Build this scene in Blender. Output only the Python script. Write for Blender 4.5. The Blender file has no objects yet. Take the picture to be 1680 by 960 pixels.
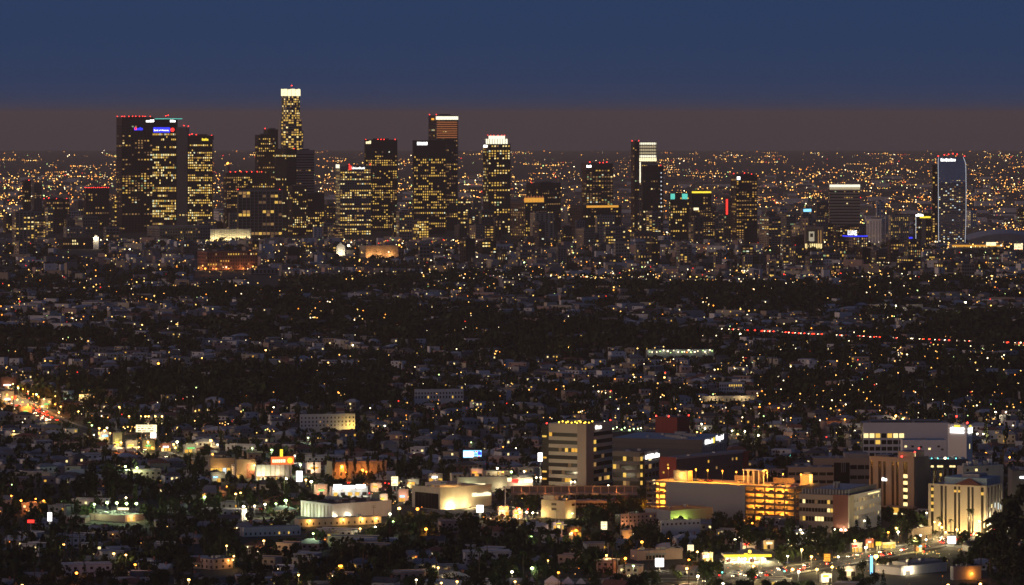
import bpy, math, random
import numpy as np
R = math.radians
rng = random.Random(7)
np.random.seed(7)
sc = bpy.context.scene
C = sc.collection

# ------------------------------------------------------------------ camera, sky, sun, exposure
F, H, CX, HY = 7100.0, 240.0, 840.0, 190.0        # photo-pixel focal length, camera height, centre column, horizon row
cam = bpy.data.cameras.new('camera')
cam.sensor_width = 36.0
cam.lens = F / 1680.0 * 36.0
cam.shift_y = -(480.0 - HY) / 1680.0
cam.clip_start, cam.clip_end = 5.0, 200000.0
cam_o = bpy.data.objects.new('camera', cam); C.objects.link(cam_o)
cam_o.location = (0, 0, H); cam_o.rotation_euler = (R(90), 0, 0)
sc.camera = cam_o

SUN_EL, SUN_AZ = 9.0, 252.0      # afterglow behind the camera (azimuth clockwise from +Y)
world = bpy.data.worlds.new('World'); sc.world = world; world.use_nodes = True
nt = world.node_tree; bg = nt.nodes['Background']
sky = nt.nodes.new('ShaderNodeTexSky'); sky.sky_type = 'NISHITA'; sky.sun_disc = False
sky.sun_elevation = R(-3.0); sky.sun_rotation = R(SUN_AZ); sky.altitude = 300
geo = nt.nodes.new('ShaderNodeNewGeometry'); sep = nt.nodes.new('ShaderNodeSeparateXYZ')
ramp = nt.nodes.new('ShaderNodeValToRGB')
ramp.color_ramp.elements[0].position = 0.0; ramp.color_ramp.elements[0].color = (0.0205, 0.0455, 0.114, 1)
ramp.color_ramp.elements[1].position = 1.0; ramp.color_ramp.elements[1].color = (0.014, 0.028, 0.075, 1)
tc = nt.nodes.new('ShaderNodeTexCoord')
nt.links.new(tc.outputs['Generated'], sep.inputs[0]); nt.links.new(sep.outputs['Z'], ramp.inputs[0])
scl = nt.nodes.new('ShaderNodeVectorMath'); scl.operation = 'SCALE'; scl.inputs['Scale'].default_value = 0.10
add = nt.nodes.new('ShaderNodeVectorMath'); add.operation = 'ADD'
nt.links.new(sky.outputs[0], scl.inputs[0]); nt.links.new(scl.outputs[0], add.inputs[0])
nt.links.new(ramp.outputs[0], add.inputs[1]); nt.links.new(add.outputs[0], bg.inputs[0])
bg.inputs[1].default_value = 1.0
nt.nodes.remove(geo)

sun = bpy.data.lights.new('dusk_sun', 'SUN'); sun.energy = 0.9; sun.angle = R(30); sun.color = (1.0, 0.65, 0.44)
sun_o = bpy.data.objects.new('dusk_sun', sun); C.objects.link(sun_o)
az, el = R(SUN_AZ), R(SUN_EL)
from mathutils import Vector, Matrix
sun_o.rotation_euler = Vector((math.sin(az) * math.cos(el), math.cos(az) * math.cos(el), math.sin(el))).to_track_quat('Z', 'Y').to_euler()

vs = sc.view_settings
vs.view_transform = 'Standard'; vs.look = 'None'; vs.exposure = 0.0; vs.gamma = 1.0; vs.use_curve_mapping = False
sc.render.engine = 'CYCLES'
cy = sc.cycles
cy.max_bounces = 3; cy.diffuse_bounces = 2; cy.glossy_bounces = 1; cy.transmission_bounces = 1; cy.volume_bounces = 0
cy.sample_clamp_indirect = 0.6; cy.use_light_tree = True
cy.use_denoising = True
cy.caustics_reflective = False; cy.caustics_refractive = False
cy.filter_width = 1.55

LAMP_K = 4.2
HAZE_DENSITY = 3.2e-5

# ------------------------------------------------------------------ materials
M = {}
def mat(name, col, rough=0.8, var=0.25, scale=0.15, bump=0.0, metal=0.0, spec=0.3, streak=False):
    m = bpy.data.materials.new(name); m.use_nodes = True
    n = m.node_tree.nodes; l = m.node_tree.links; p = n['Principled BSDF']
    p.inputs['Roughness'].default_value = rough; p.inputs['Metallic'].default_value = metal
    p.inputs['Specular IOR Level'].default_value = spec
    t = n.new('ShaderNodeTexCoord'); mp = n.new('ShaderNodeMapping')
    mp.inputs['Scale'].default_value = (1, 1, 0.25) if streak else (1, 1, 1)
    nz = n.new('ShaderNodeTexNoise'); nz.inputs['Scale'].default_value = scale; nz.inputs['Detail'].default_value = 6
    nz.inputs['Roughness'].default_value = 0.65
    r = n.new('ShaderNodeValToRGB')
    r.color_ramp.elements[0].position = 0.3; r.color_ramp.elements[1].position = 0.72
    r.color_ramp.elements[0].color = tuple(c * (1 - var) for c in col) + (1,)
    r.color_ramp.elements[1].color = tuple(min(1, c * (1 + var)) for c in col) + (1,)
    l.new(t.outputs['Object'], mp.inputs[0]); l.new(mp.outputs[0], nz.inputs['Vector']); l.new(nz.outputs['Fac'], r.inputs[0]); l.new(r.outputs[0], p.inputs['Base Color'])
    if bump:
        b = n.new('ShaderNodeBump'); b.inputs['Strength'].default_value = bump
        l.new(nz.outputs['Fac'], b.inputs['Height']); l.new(b.outputs[0], p.inputs['Normal'])
    M[name] = m; return m
def emit(name, col, s, lights=False):
    m = bpy.data.materials.new(name); m.use_nodes = True
    n = m.node_tree.nodes; n.clear()
    e = n.new('ShaderNodeEmission'); o = n.new('ShaderNodeOutputMaterial')
    e.inputs[0].default_value = tuple(col) + (1,); e.inputs[1].default_value = s
    m.node_tree.links.new(e.outputs[0], o.inputs[0])
    m.cycles.emission_sampling = 'AUTO' if lights else 'NONE'
    M[name] = m; return m

mat('ground', (0.050, 0.046, 0.038), 0.95, 0.5, 0.012, 0.1)
mat('asphalt', (0.060, 0.058, 0.056), 0.85, 0.25, 0.3)
mat('pavement', (0.22, 0.21, 0.19), 0.85, 0.15, 0.3)
mat('paint', (0.75, 0.74, 0.70), 0.6, 0.1, 0.5)
mat('glass', (0.018, 0.015, 0.016), 0.18, 0.4, 0.2, spec=0.4)
mat('skysheen_glass', (0.62, 0.68, 0.76), 0.18, 0.15, 0.05, spec=0.9, metal=0.95)
mat('greyglass', (0.34, 0.33, 0.33), 0.25, 0.3, 0.05, spec=0.8, metal=0.85)
mat('dark', (0.040, 0.029, 0.027), 0.7, 0.3, 0.1)
mat('bronze', (0.070, 0.042, 0.036), 0.5, 0.25, 0.1)
mat('brownstone', (0.11, 0.075, 0.06), 0.8, 0.2, 0.1, streak=True)
mat('concrete', (0.27, 0.25, 0.235), 0.9, 0.16, 0.12, 0.05, streak=True)
mat('darkconcrete', (0.13, 0.12, 0.12), 0.9, 0.16, 0.12, streak=True)
mat('tan', (0.36, 0.29, 0.23), 0.9, 0.14, 0.15, 0.05, streak=True)
mat('beige', (0.46, 0.40, 0.32), 0.9, 0.14, 0.15, 0.05, streak=True)
mat('white', (0.72, 0.70, 0.70), 0.85, 0.12, 0.15, streak=True)
mat('cream', (0.55, 0.50, 0.40), 0.85, 0.14, 0.15, streak=True)
mat('grey', (0.30, 0.30, 0.32), 0.85, 0.16, 0.15, streak=True)
mat('slate', (0.085, 0.09, 0.11), 0.8, 0.2, 0.12, streak=True)
mat('redwall', (0.22, 0.045, 0.04), 0.85, 0.2, 0.2, streak=True)
mat('brick', (0.24, 0.10, 0.075), 0.9, 0.2, 0.4)
mat('pink', (0.48, 0.33, 0.28), 0.88, 0.15, 0.2, streak=True)
mat('skysheen_band', (0.75, 0.80, 0.86), 0.25, 0.12, 0.05, spec=0.8, metal=0.9)
mat('bluewall', (0.20, 0.29, 0.38), 0.8, 0.15, 0.2)
mat('rooflight', (0.40, 0.42, 0.46), 0.9, 0.22, 0.12)
mat('roofgrey', (0.20, 0.21, 0.24), 0.9, 0.25, 0.15)
mat('roofdark', (0.085, 0.083, 0.09), 0.9, 0.3, 0.2)
mat('rooftile', (0.20, 0.085, 0.06), 0.9, 0.3, 0.4)
mat('metal', (0.32, 0.33, 0.35), 0.45, 0.15, 0.4, metal=0.5)
mat('polepaint', (0.10, 0.10, 0.10), 0.6, 0.2, 0.5)
mat('bark', (0.07, 0.05, 0.035), 0.95, 0.3, 1.0)
mat('leaf', (0.040, 0.058, 0.022), 0.9, 0.45, 0.25, spec=0.1)
mat('leafdark', (0.025, 0.037, 0.019), 0.9, 0.45, 0.25, spec=0.1)
mat('leafolive', (0.042, 0.048, 0.024), 0.9, 0.4, 0.25, spec=0.1)
mat('grass', (0.06, 0.075, 0.03), 0.95, 0.4, 0.08)
for k, c in dict(carwhite=(0.7, 0.7, 0.7), carblack=(0.015, 0.015, 0.017), carsilver=(0.35, 0.36, 0.38), carred=(0.3, 0.02, 0.02), carblue=(0.03, 0.06, 0.2)).items():
    mat(k, c, 0.3, 0.05, 1.0, spec=0.6)
mat('tyre', (0.015, 0.015, 0.015), 0.9, 0.2, 2.0)

WARM, AMB, WHT, GRN, RED, YEL = (1, .50, .11), (1, .30, .03), (1, .84, .52), (.66, 1, .34), (1, .035, .025), (1, .62, .05)
emit('win_warm', (1, .60, .11), 1.0); emit('win_pale', (1, .78, .33), 1.6); emit('win_dim', (1, .55, .19), 0.40); emit('win_faint', (1, .55, .25), 0.14)
emit('win_cool', (.8, .95, 1), 1.0); emit('win_gold', (1, .52, .07), 0.9)
emit('lamp_warm', WARM, 14); emit('lamp_amb', AMB, 14); emit('lamp_wht', WHT, 16); emit('lamp_grn', GRN, 12); emit('lamp_yel', YEL, 6)
emit('beacon', RED, 9); emit('lamp_blue', (.08, .16, 1), 12); emit('lamp_teal', (.15, .9, .75), 5)
emit('far_dim', (1, .42, .10), 1.6); emit('far_faint', (1, .5, .2), .7); emit('far_warm', (1, .44, .09), 5.5); emit('far_amb', (1, .30, .04), 5); emit('far_wht', (1, .80, .45), 6.5); emit('far_yel', (1, .54, .12), 6.5); emit('far_red', RED, 3.5); emit('far_grn', GRN, 4)
emit('pt_warm', (1, .46, .10), 4); emit('pt_amb', (1, .28, .03), 4.5); emit('pt_wht', (1, .82, .48), 5); emit('pt_yel', (1, .58, .13), 4.5); emit('pt_grn', GRN, 3); emit('pt_red', RED, 4); emit('win_white', (.95, 1, .75), 1.1); emit('win_green', (.7, 1, .5), .5)
emit('sign_white', (1, .97, .92), 4); emit('sign_warm', (1, .86, .5), 1.9); emit('sign_red', RED, 2.5); emit('sign_blue', (.04, .05, 1), 1.6)
emit('sign_yellow', (1, .75, .05), 1.6); emit('sign_teal', (.15, .85, .70), 1.0); emit('sign_cyan', (.25, .65, 1), 2.0); emit('sign_amber', (1, .42, .04), 1.6)
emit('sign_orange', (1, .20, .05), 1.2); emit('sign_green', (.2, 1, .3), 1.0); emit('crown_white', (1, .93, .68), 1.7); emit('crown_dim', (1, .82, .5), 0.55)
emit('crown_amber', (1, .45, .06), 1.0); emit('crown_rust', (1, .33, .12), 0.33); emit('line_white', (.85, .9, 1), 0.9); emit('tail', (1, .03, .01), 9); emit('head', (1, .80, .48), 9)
emit('tubelight', (1, .50, .07), 7); emit('poster_dark', (.35, .28, .2), 0.05); emit('poster_light', (1, .85, .6), 0.5)

# ------------------------------------------------------------------ helpers
def wx(x, D): return (x - CX) * D / F
def wz(y, D): return H - (y - HY) * D / F
def dist(y, z=0.0): return F * (H - z) / (y - HY)
RC2 = 2 * 7.43e6
def gz(X, Y):
    A = np.clip((Y - 3050) / 1300, 0, 1) * np.clip((8000 - Y) / 900, 0, 1)
    h = A * (9 + 13 * (0.5 * np.sin(X / 310 + 1.3 + Y / 830) + 0.5 * np.sin(Y / 395 - X / 640 + 0.6) + 0.25 * np.sin(X / 120 + Y / 170)))
    b = 20 * np.exp(-((Y - 8500) / 520.0) ** 2) * np.exp(-((X + 420) / 760.0) ** 2)
    return h + b - Y * Y / RC2          # the earth's curve drops the far plain below the level line
class MB:
    def __init__(s): s.v, s.f, s.m, s.mats = [], [], [], []
    def mi(s, m):
        if m not in s.mats: s.mats.append(m)
        return s.mats.index(m)
    def face(s, pts, m):
        n = len(s.v); s.v.extend(pts); s.f.append(tuple(range(n, n + len(pts)))); s.m.append(s.mi(m))
    def box(s, x0, x1, y0, y1, z0, z1, m, top=None):
        n = len(s.v)
        s.v += [(x0, y0, z0), (x1, y0, z0), (x1, y1, z0), (x0, y1, z0), (x0, y0, z1), (x1, y0, z1), (x1, y1, z1), (x0, y1, z1)]
        k = s.mi(m); t = s.mi(top) if top else k
        for q, mm in (((0, 3, 2, 1), k), ((4, 5, 6, 7), t), ((0, 1, 5, 4), k), ((1, 2, 6, 5), k), ((2, 3, 7, 6), k), ((3, 0, 4, 7), k)):
            s.f.append(tuple(n + i for i in q)); s.m.append(mm)
    def prism(s, poly, z0, z1, m, top=None):
        n = len(s.v); c = len(poly)
        s.v += [(x, y, z0) for x, y in poly] + [(x, y, z1) for x, y in poly]
        k = s.mi(m); t = s.mi(top) if top else k
        s.f.append(tuple(n + c + i for i in range(c))); s.m.append(t)
        for i in range(c):
            j = (i + 1) % c; s.f.append((n + i, n + j, n + c + j, n + c + i)); s.m.append(k)
    def tube(s, p, q, r0, r1, m, k=6):
        p, q = Vector(p), Vector(q); d = (q - p).normalized()
        a = d.orthogonal().normalized(); b = d.cross(a); n = len(s.v)
        for c, r in ((p, r0), (q, r1)):
            for i in range(k):
                t = 2 * math.pi * i / k; s.v.append(tuple(c + (a * math.cos(t) + b * math.sin(t)) * r))
        mm = s.mi(m)
        for i in range(k):
            j = (i + 1) % k; s.f.append((n + i, n + j, n + k + j, n + k + i)); s.m.append(mm)
        s.f.append(tuple(n + k + i for i in range(k))); s.m.append(mm)
    def ball(s, c, r, m, sz=1.0, seg=8, rings=5):
        n = len(s.v); mm = s.mi(m); x, y, z = c
        for i in range(rings + 1):
            a = math.pi * i / rings
            for j in range(seg):
                t = 2 * math.pi * j / seg
                s.v.append((x + r * math.sin(a) * math.cos(t), y + r * math.sin(a) * math.sin(t), z + r * sz * math.cos(a)))
        for i in range(rings):
            for j in range(seg):
                k = (j + 1) % seg; s.f.append((n + i * seg + j, n + (i + 1) * seg + j, n + (i + 1) * seg + k, n + i * seg + k)); s.m.append(mm)
    def octa(s, c, r, m):
        n = len(s.v); x, y, z = c; mm = s.mi(m)
        s.v += [(x - r, y, z), (x + r, y, z), (x, y - r, z), (x, y + r, z), (x, y, z - r), (x, y, z + r)]
        for t in ((0, 2, 5), (2, 1, 5), (1, 3, 5), (3, 0, 5), (2, 0, 4), (1, 2, 4), (3, 1, 4), (0, 3, 4)):
            s.f.append(tuple(n + i for i in t)); s.m.append(mm)
    def mesh(s, name):
        me = bpy.data.meshes.new(name); me.from_pydata(s.v, [], s.f)
        for m in s.mats: me.materials.append(M[m])
        if len(s.mats) > 1: me.polygons.foreach_set('material_index', s.m)
        me.update(); return me
    def build(s, name, parent=None):
        if not s.f: return None
        return link(name, s.mesh(name), parent)
def link(name, data, parent=None, loc=None, scale=None, rz=None):
    o = bpy.data.objects.new(name, data); C.objects.link(o)
    if parent is not None: o.parent = parent
    if loc is not None: o.location = loc
    if scale is not None: o.scale = scale
    if rz is not None: o.rotation_euler = (0, 0, rz)
    return o
def tag(o, label, cat, group=None):
    o['label'] = label; o['category'] = cat
    if group: o['group'] = group
    return o
def thing(name, label, cat, loc=(0, 0, 0), rz=0.0, group=None):
    o = link(name, None, None, loc, None, rz); o.empty_display_size = 1.0
    return tag(o, label, cat, group)
def struct(o): o['kind'] = 'structure'; return o
def stuff(o):
    if o is not None: o['kind'] = 'stuff'
    return o
_unit = {}
def unit(m):
    if m not in _unit:
        b = MB(); b.box(0, 1, 0, 1, 0, 1, m); _unit[m] = b.mesh('piece_' + m)
    return _unit[m]
def lamp_light(name, parent, loc, col, power, r=0.5):
    d = bpy.data.lights.new(name, 'POINT'); d.energy = power * LAMP_K; d.color = col; d.shadow_soft_size = r
    o = bpy.data.objects.new(name, d); C.objects.link(o); o.parent = parent; o.location = loc
    return o
KC = []          # (x0, x1, lowest visible photo row, distance): scattered things stay out of these sight lines
LAND = []        # named landmarks for labels: (x, y, phrase)
OCC = []         # footprints: (x, y, angle, length, depth)
def blocked(X, Y, zt, hw):
    px = CX + F * X / Y; h = F * hw / Y; yt = HY + F * (H - zt) / Y
    for x0, x1, yv, D in KC:
        if Y < D and px + h > x0 and px - h < x1 and yt < yv: return True
    return False
def occupied(X, Y, r):
    for ox, oy, a, L, W in OCC:
        dx, dy = X - ox, Y - oy
        if abs(dx) > 260 or abs(dy) > 260: continue
        u = dx * math.cos(a) + dy * math.sin(a); v = -dx * math.sin(a) + dy * math.cos(a)
        if -r < u < L + r and -r < v < W + r: return True
    return False

class Bld:
    """A building with a corner towards the viewer: face 'R' runs right from the corner, face 'L' runs left."""
    def __init__(s, name, label, cat, x0, xs, x1, ytop, D, theta=25, depth=30, group=None, keep=None, zbase=None):
        s.x0, s.xs, s.x1, s.yt, s.D = x0, xs, x1, ytop, D
        t = R(theta)
        if xs <= x0: t = 0.0; s.L1 = depth
        else: s.L1 = (xs - x0) * D / F / math.sin(t)
        s.L2 = (x1 - xs) * D / F / math.cos(t)
        X = wx(xs, D); s.g = float(gz(X, D)) - 0.3 if zbase is None else zbase
        s.h = wz(ytop, D) - s.g; s.t = t
        s.root = thing(name, label, cat, (X, D, s.g), t, group)
        if zbase is None: OCC.append((X, D, t, s.L2, s.L1))
        if keep: KC.append((x0, x1, keep, D + .8 * max(s.L1 * math.cos(t) if xs > x0 else 0, s.L2 * math.sin(t))))
        if D < 4500: LAND.append((X, D, name.replace('_', ' ')))
    def sx(s, f, x): return (x - s.xs) * s.L2 / (s.x1 - s.xs) if f == 'R' else (s.xs - x) * s.L1 / (s.xs - s.x0)
    def zy(s, y): return s.h - (y - s.yt) * s.D / F
    def fbox(s, mb, f, a, b, z0, z1, o0, o1, m):
        if f == 'R': mb.box(a, b, -o1, -o0, z0, z1, m)
        else: mb.box(-o1, -o0, a, b, z0, z1, m)
    def piece(s, name, f, a, b, z0, z1, o0, o1, m, parent=None):
        a, b = min(a, b), max(a, b)
        if f == 'R': loc, scl = (a, -o1, z0), (b - a, o1 - o0, z1 - z0)
        else: loc, scl = (-o1, a, z0), (o1 - o0, b - a, z1 - z0)
        return link(name, unit(m), parent or s.root, loc, scl)
    def core(s, m='glass', top='roofgrey', name='core'):
        b = MB(); b.box(0, s.L2, 0, s.L1, 0, s.h, m, top); o = b.build(name, s.root)
        if s.D < 3400:
            for i in range(rng.randint(2, 5)):
                w, d, u, v = rng.uniform(1.2, 3), rng.uniform(1.2, 2.6), rng.uniform(.12, .8), rng.uniform(.15, .8); c = MB(); c.box(s.L2 * u, s.L2 * u + min(w, s.L2 * .15), s.L1 * v, s.L1 * v + min(d, s.L1 * .15), s.h + .001, s.h + rng.uniform(.6, 1.5), 'metal', 'rooflight'); c.build('roof_vent', s.root)
        return o
    def sign(s, f, x0, x1, y0, y1, m, n=0, out=1.0, back=None, px=True):
        a, b = sorted((s.sx(f, x0), s.sx(f, x1))); z0, z1 = s.zy(y1), s.zy(y0)
        if back: s.piece('sign_panel', f, a - .3, b + .3, z0 - .3, z1 + .3, 0.5, out - .05, back)
        if not n: return s.piece('sign', f, a, b, z0, z1, 0.5, out, m)
        w = (b - a) / n
        for i in range(n):
            hh = rng.choice((1, 1, .8, .75)); p = s.piece('sign_letter', f, a + i * w + .08 * w, a + (i + 1) * w - .08 * w, z0, z0 + (z1 - z0) * hh, 0.5, out, m)
    def text(s, body, f, x0, x1, y, m, out=1.1):
        a, b = sorted((s.sx(f, x0), s.sx(f, x1))); z = s.zy(y)
        g = thing_part('sign_lettering', s.root); g.location = (a, -out, z) if f == 'R' else (-out, b, z); g.rotation_euler = (R(90), 0, 0 if f == 'R' else R(-90))
        full = raw_text(body)[0][:, 0]; k = (b - a) / (full.max() - full.min()); x_0 = full.min()
        for i, ch in enumerate(body):
            if ch == ' ': continue
            co, me = raw_text(ch); right = raw_text(body[:i + 1])[0][:, 0].max(); co = co.copy(); co[:, 0] += right - co[:, 0].max() - x_0; co[:, :2] *= k
            me.vertices.foreach_set('co', co.astype(np.float32).ravel()); me.materials.clear(); me.materials.append(M[m]); me.update(); link('letter', me, g)
        return g
    def beacons(s, pts, m='beacon', r=0.9, name='beacon'):
        b = MB(); b.ball((0, 0, 0), r, m, 1, 6, 4); me = b.mesh('beacon_' + m)
        for x, y in pts:
            f = 'R' if x >= s.xs else 'L'; q = s.sx(f, x); z = s.zy(y)
            link(name, me, s.root, (q, 0.3, max(z, s.h + r)) if f == 'R' else (0.3, q, max(z, s.h + r)))
def thing_part(name, parent): return link(name, None, parent)
def raw_text(body):
    cu = bpy.data.curves.new('lettering', 'FONT'); cu.body = body; cu.extrude = 0.05; cu.size = 1; cu.resolution_u = 2
    o = bpy.data.objects.new('lettering_tmp', cu); C.objects.link(o)
    me = bpy.data.meshes.new_from_object(o.evaluated_get(bpy.context.evaluated_depsgraph_get()))
    bpy.data.objects.remove(o)
    co = np.zeros(len(me.vertices) * 3); me.vertices.foreach_get('co', co); return co.reshape(-1, 3), me

# ------------------------------------------------------------------ ground and roads
def build_ground():
    ys = np.concatenate([[-3000, -500, 600, 1300], np.arange(1800, 9700, 55), np.geomspace(9900, 76000, 40)])
    us = np.linspace(-1, 1, 71)
    V = []
    for y in ys:
        w = max(1800.0, 0.36 * y)
        X = us * w; V.append(np.stack([X, np.full_like(X, y), gz(X, np.full_like(X, y))], 1))
    V = np.concatenate(V); n = len(us); f = []
    for i in range(len(ys) - 1):
        for j in range(n - 1):
            a = i * n + j; f.append((a, a + 1, a + n + 1, a + n))
    me = bpy.data.meshes.new('ground'); me.from_pydata(V.tolist(), [], f); me.materials.append(M['ground']); me.update()
    struct(link('ground', me))
build_ground()

ROADS = []
def road(name, pts, w, marks=True, walk=True, lift=0.0):
    def off(o):
        out = []
        for i, (x, y) in enumerate(pts):
            a = pts[max(i - 1, 0)]; b = pts[min(i + 1, len(pts) - 1)]
            dx, dy = b[0] - a[0], b[1] - a[1]; l = math.hypot(dx, dy); out.append((x - dy / l * o, y + dx / l * o))
        return out
    def strip(o0, o1, dz, m, nm, parent=None, side=0.0):
        b = MB(); A, B = off(o0), off(o1)
        for i in range(len(pts) - 1):
            q = [A[i], A[i + 1], B[i + 1], B[i]]
            b.face([(x, y, float(gz(x, y)) + dz) for x, y in q][::-1], m)
            if side:
                for e in (A, B):
                    p, r = e[i], e[i + 1]
                    b.face([(p[0], p[1], float(gz(*p)) - .1), (r[0], r[1], float(gz(*r)) - .1), (r[0], r[1], float(gz(*r)) + dz), (p[0], p[1], float(gz(*p)) + dz)], m)
        return b.build(nm, parent)
    h = w / 2
    r = struct(strip(-h, h, 0.35 + lift, 'asphalt', name, None, 1))
    if walk:
        for a, b in ((-h - 3.5, -h), (h, h + 3.5)): struct(strip(a, b, 0.50, 'pavement', 'pavement', None, 1))
    if marks:
        b = MB()
        for i in range(len(pts) - 1):
            (xa, ya), (xb, yb) = pts[i], pts[i + 1]; l = math.hypot(xb - xa, yb - ya); ux, uy = (xb - xa) / l, (yb - ya) / l
            for lane in (-h / 2, 0, h / 2):
                t = 0.0
                while t < l - 4:
                    q = [(xa + ux * (t + dt) - uy * (lane + dl), ya + uy * (t + dt) + ux * (lane + dl)) for dt, dl in ((0, -.12), (4, -.12), (4, .12), (0, .12))]
                    b.face([(x, y, float(gz(x, y)) + .36 + lift) for x, y in q][::-1], 'paint'); t += 9 if lane else 4.5
        stuff(b.build('lane_marking', r))
    ROADS.append((pts, h + 4))
BLVD = [(-560, 4200), (-448, 3787), (-356, 3394), (-240, 3040), (-150, 2880), (-79, 2780), (-20, 2668), (30, 2590)]
VERM = [(84, 2190), (112, 2235), (159, 2303), (200, 2365), (250, 2455), (296, 2540), (330, 2640)]
road('boulevard', BLVD, 17); road('avenue', VERM, 18)
SIDE = [(30, 2236), (112, 2245), (150, 2290)]
road('side_street', [(20, 2232), (70, 2236), (112, 2237)], 11, False)
FREE = [(215, 4500), (330, 4400), (430, 4330), (560, 4250)]
road('freeway', FREE, 24, True, False, 9.0)
def near_road(X, Y, r):
    for pts, h in ROADS:
        for (xa, ya), (xb, yb) in zip(pts, pts[1:]):
            dx, dy = xb - xa, yb - ya; t = max(0, min(1, ((X - xa) * dx + (Y - ya) * dy) / (dx * dx + dy * dy)))
            if math.hypot(X - xa - t * dx, Y - ya - t * dy) < h + r: return True
    return False

# ------------------------------------------------------------------ downtown towers
def grid(b, panes, clad, f, L, z0, z1, fh, bay, wall, sp=0.35, mw=0.25, lit=0.4, pal=('win_warm', 'win_warm', 'win_pale', 'win_dim', 'win_dim'), runs=0.4, proud=0.5, rows=True, cols=True, floors=None, mask=None):
    odd = rng.choice((.03, .1, .2)); bay *= rng.uniform(.8, 1.25); fh *= rng.uniform(.88, 1.2)
    nf = max(1, int(round((z1 - z0) / fh))); fh = (z1 - z0) / nf
    nb = max(1, int(round(L / bay))); bw = L / nb
    if cols:
        for i in range(nb + 1):
            c = i * bw; b.fbox(clad, f, max(-proud, c - mw * bw / 2), min(L + proud, c + mw * bw / 2), z0, z1, 0.02, proud, wall)
    for k in range(nf):
        za = z0 + k * fh
        if rows: b.fbox(clad, f, 0.01, L - .01, za, za + sp * fh, 0.01, proud - 0.06, wall)
        pf = .8 * lit * rng.choice((0.1, 0.35, 0.7, 1.0, 1.3, 2.0)); on = rng.random() < pf
        full = rng.random() < .05 + .1 * lit
        for i in range(nb):
            if full: on = rng.random() < .9; pp = 1
            else: pp = pf * (mask(i / nb, k / nf) if mask else 1)
            if not full and rng.random() > runs: on = rng.random() < pp
            if on and pp > 0.02:
                m = rng.choice(pal) if rng.random() > odd else rng.choice(('win_white', 'win_pale', 'win_green', 'win_faint'))
                x = i * bw + mw * bw / 2; b.fbox(panes, f, x + .03 * bw, x + bw * (1 - mw) - .03 * bw, za + sp * fh, za + fh * .97, 0.01, 0.10, m)
def tower(label, x0, xs, x1, yt, D, theta=25, depth=32, wall='dark', fh=4.6, bay=5.0, sp=.42, mw=.40, lit=.34, pal=('win_warm', 'win_warm', 'win_pale', 'win_dim', 'win_dim'), litL=None,
          blank=6, cat='skyscraper', name='office_tower', group=None, beac=(), keep=None, rows=True, cols=True, roof='roofdark', glass='glass', pent=True, runs=.38, mask=None, proud=.5, faces='RL'):
    b = Bld(name, label, cat, x0, xs, x1, yt, D, theta, depth, group, keep)
    b.core(glass, roof)
    pa, cl = MB(), MB()
    z1 = b.h - blank
    for f, L, p in (('R', b.L2, lit), ('L', b.L1, lit if litL is None else litL)):
        if f not in faces or (f == 'L' and xs <= x0): continue
        grid(b, pa, cl, f, L, 1.0, z1, fh, bay, wall, sp, mw, p, pal, runs, proud, rows, cols, mask=mask)
    stuff(cl.build('cladding_grid', b.root)); stuff(pa.build('lit_window_panes', b.root))
    if blank > 1.2:
        c = MB(); p = proud + .05; c.box(-p, b.L2 + p, -p, b.L1 + p, z1, b.h + .8, wall); c.build('parapet_band', b.root)
    if pent:
        c = MB(); c.box(b.L2 * .25, b.L2 * .75, b.L1 * .3, b.L1 * .75, b.h, b.h + 3.2, 'darkconcrete', 'roofdark'); c.build('plant_room', b.root)
    if beac: b.beacons(beac)
    return b
WP = ('win_warm', 'win_warm', 'win_pale', 'win_warm', 'win_dim')
DP = ('win_dim', 'win_dim', 'win_faint', 'win_warm', 'win_faint')
def band(b, m, y0, y1, out=0.7, f='RL', x0=None, x1=None):
    for q in f:
        a, c = (0, b.L2 if q == 'R' else b.L1)
        if x0 is not None: a, c = sorted((b.sx(q, x0), b.sx(q, x1)))
        b.piece('light_band', q, a, c, b.zy(y1), b.zy(y0), 0.4, out, m)

# left cluster
b = tower('broad bronze tower with scattered dim windows and a row of red roof lights', 189, 200, 249, 193, 8450, 22, wall='bronze', lit=.42, litL=.12, pal=('win_dim', 'win_dim', 'win_faint', 'win_warm'), blank=16, bay=5,
          beac=[(x, 191) for x in (190, 200, 204, 211, 217, 222, 228, 233, 237, 245)], mask=lambda u, v: 1.5 if .25 < v < .55 else .75)
b.sign('R', 219, 233, 209, 214, 'sign_blue', 5); b.piece('sign_mark', 'R', b.sx('R', 220), b.sx('R', 223), b.zy(213), b.zy(209), .5, 1.2, 'sign_red')
b = tower('tower with blue bank sign, densely lit windows and blank concrete flank', 250, 250, 308, 209, 8380, depth=40, wall='bronze', lit=.0, blank=0, cols=False, rows=False, pent=False, glass='concrete', roof='roofgrey', name='bank_tower')
pa, cl = MB(), MB()
Lw = b.sx('R', 289); grid(b, pa, cl, 'R', Lw, 1, b.zy(219), 4.4, 4.0, 'dark', .3, .32, .72, WP, .55, 0.9)
g = MB(); b.fbox(g, 'R', -.2, Lw, 0, b.zy(196), 0.0, .008, 'glass'); g.box(-.2, Lw, -.008, 24, b.h + .01, b.zy(196), 'dark'); g.build('glazing', b.root)
stuff(cl.build('cladding_grid', b.root)); stuff(pa.build('lit_window_panes', b.root))
for x in (293, 297, 301, 305):
    b.piece('concrete_rib', 'R', b.sx('R', x) - .5, b.sx('R', x) + .5, 0, b.h, 0.01, .8, 'concrete')
b.sign('R', 251.5, 279, 209, 217.5, 'sign_blue', 0, 1.2); b.text('Bank of America', 'R', 253, 277, 215, 'sign_white', 1.35)
m_ = MB(); m_.prism([(3.9 * math.cos(t * .5236), 3.9 * math.sin(t * .5236)) for t in range(12)], 0, .6, 'sign_red')
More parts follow.
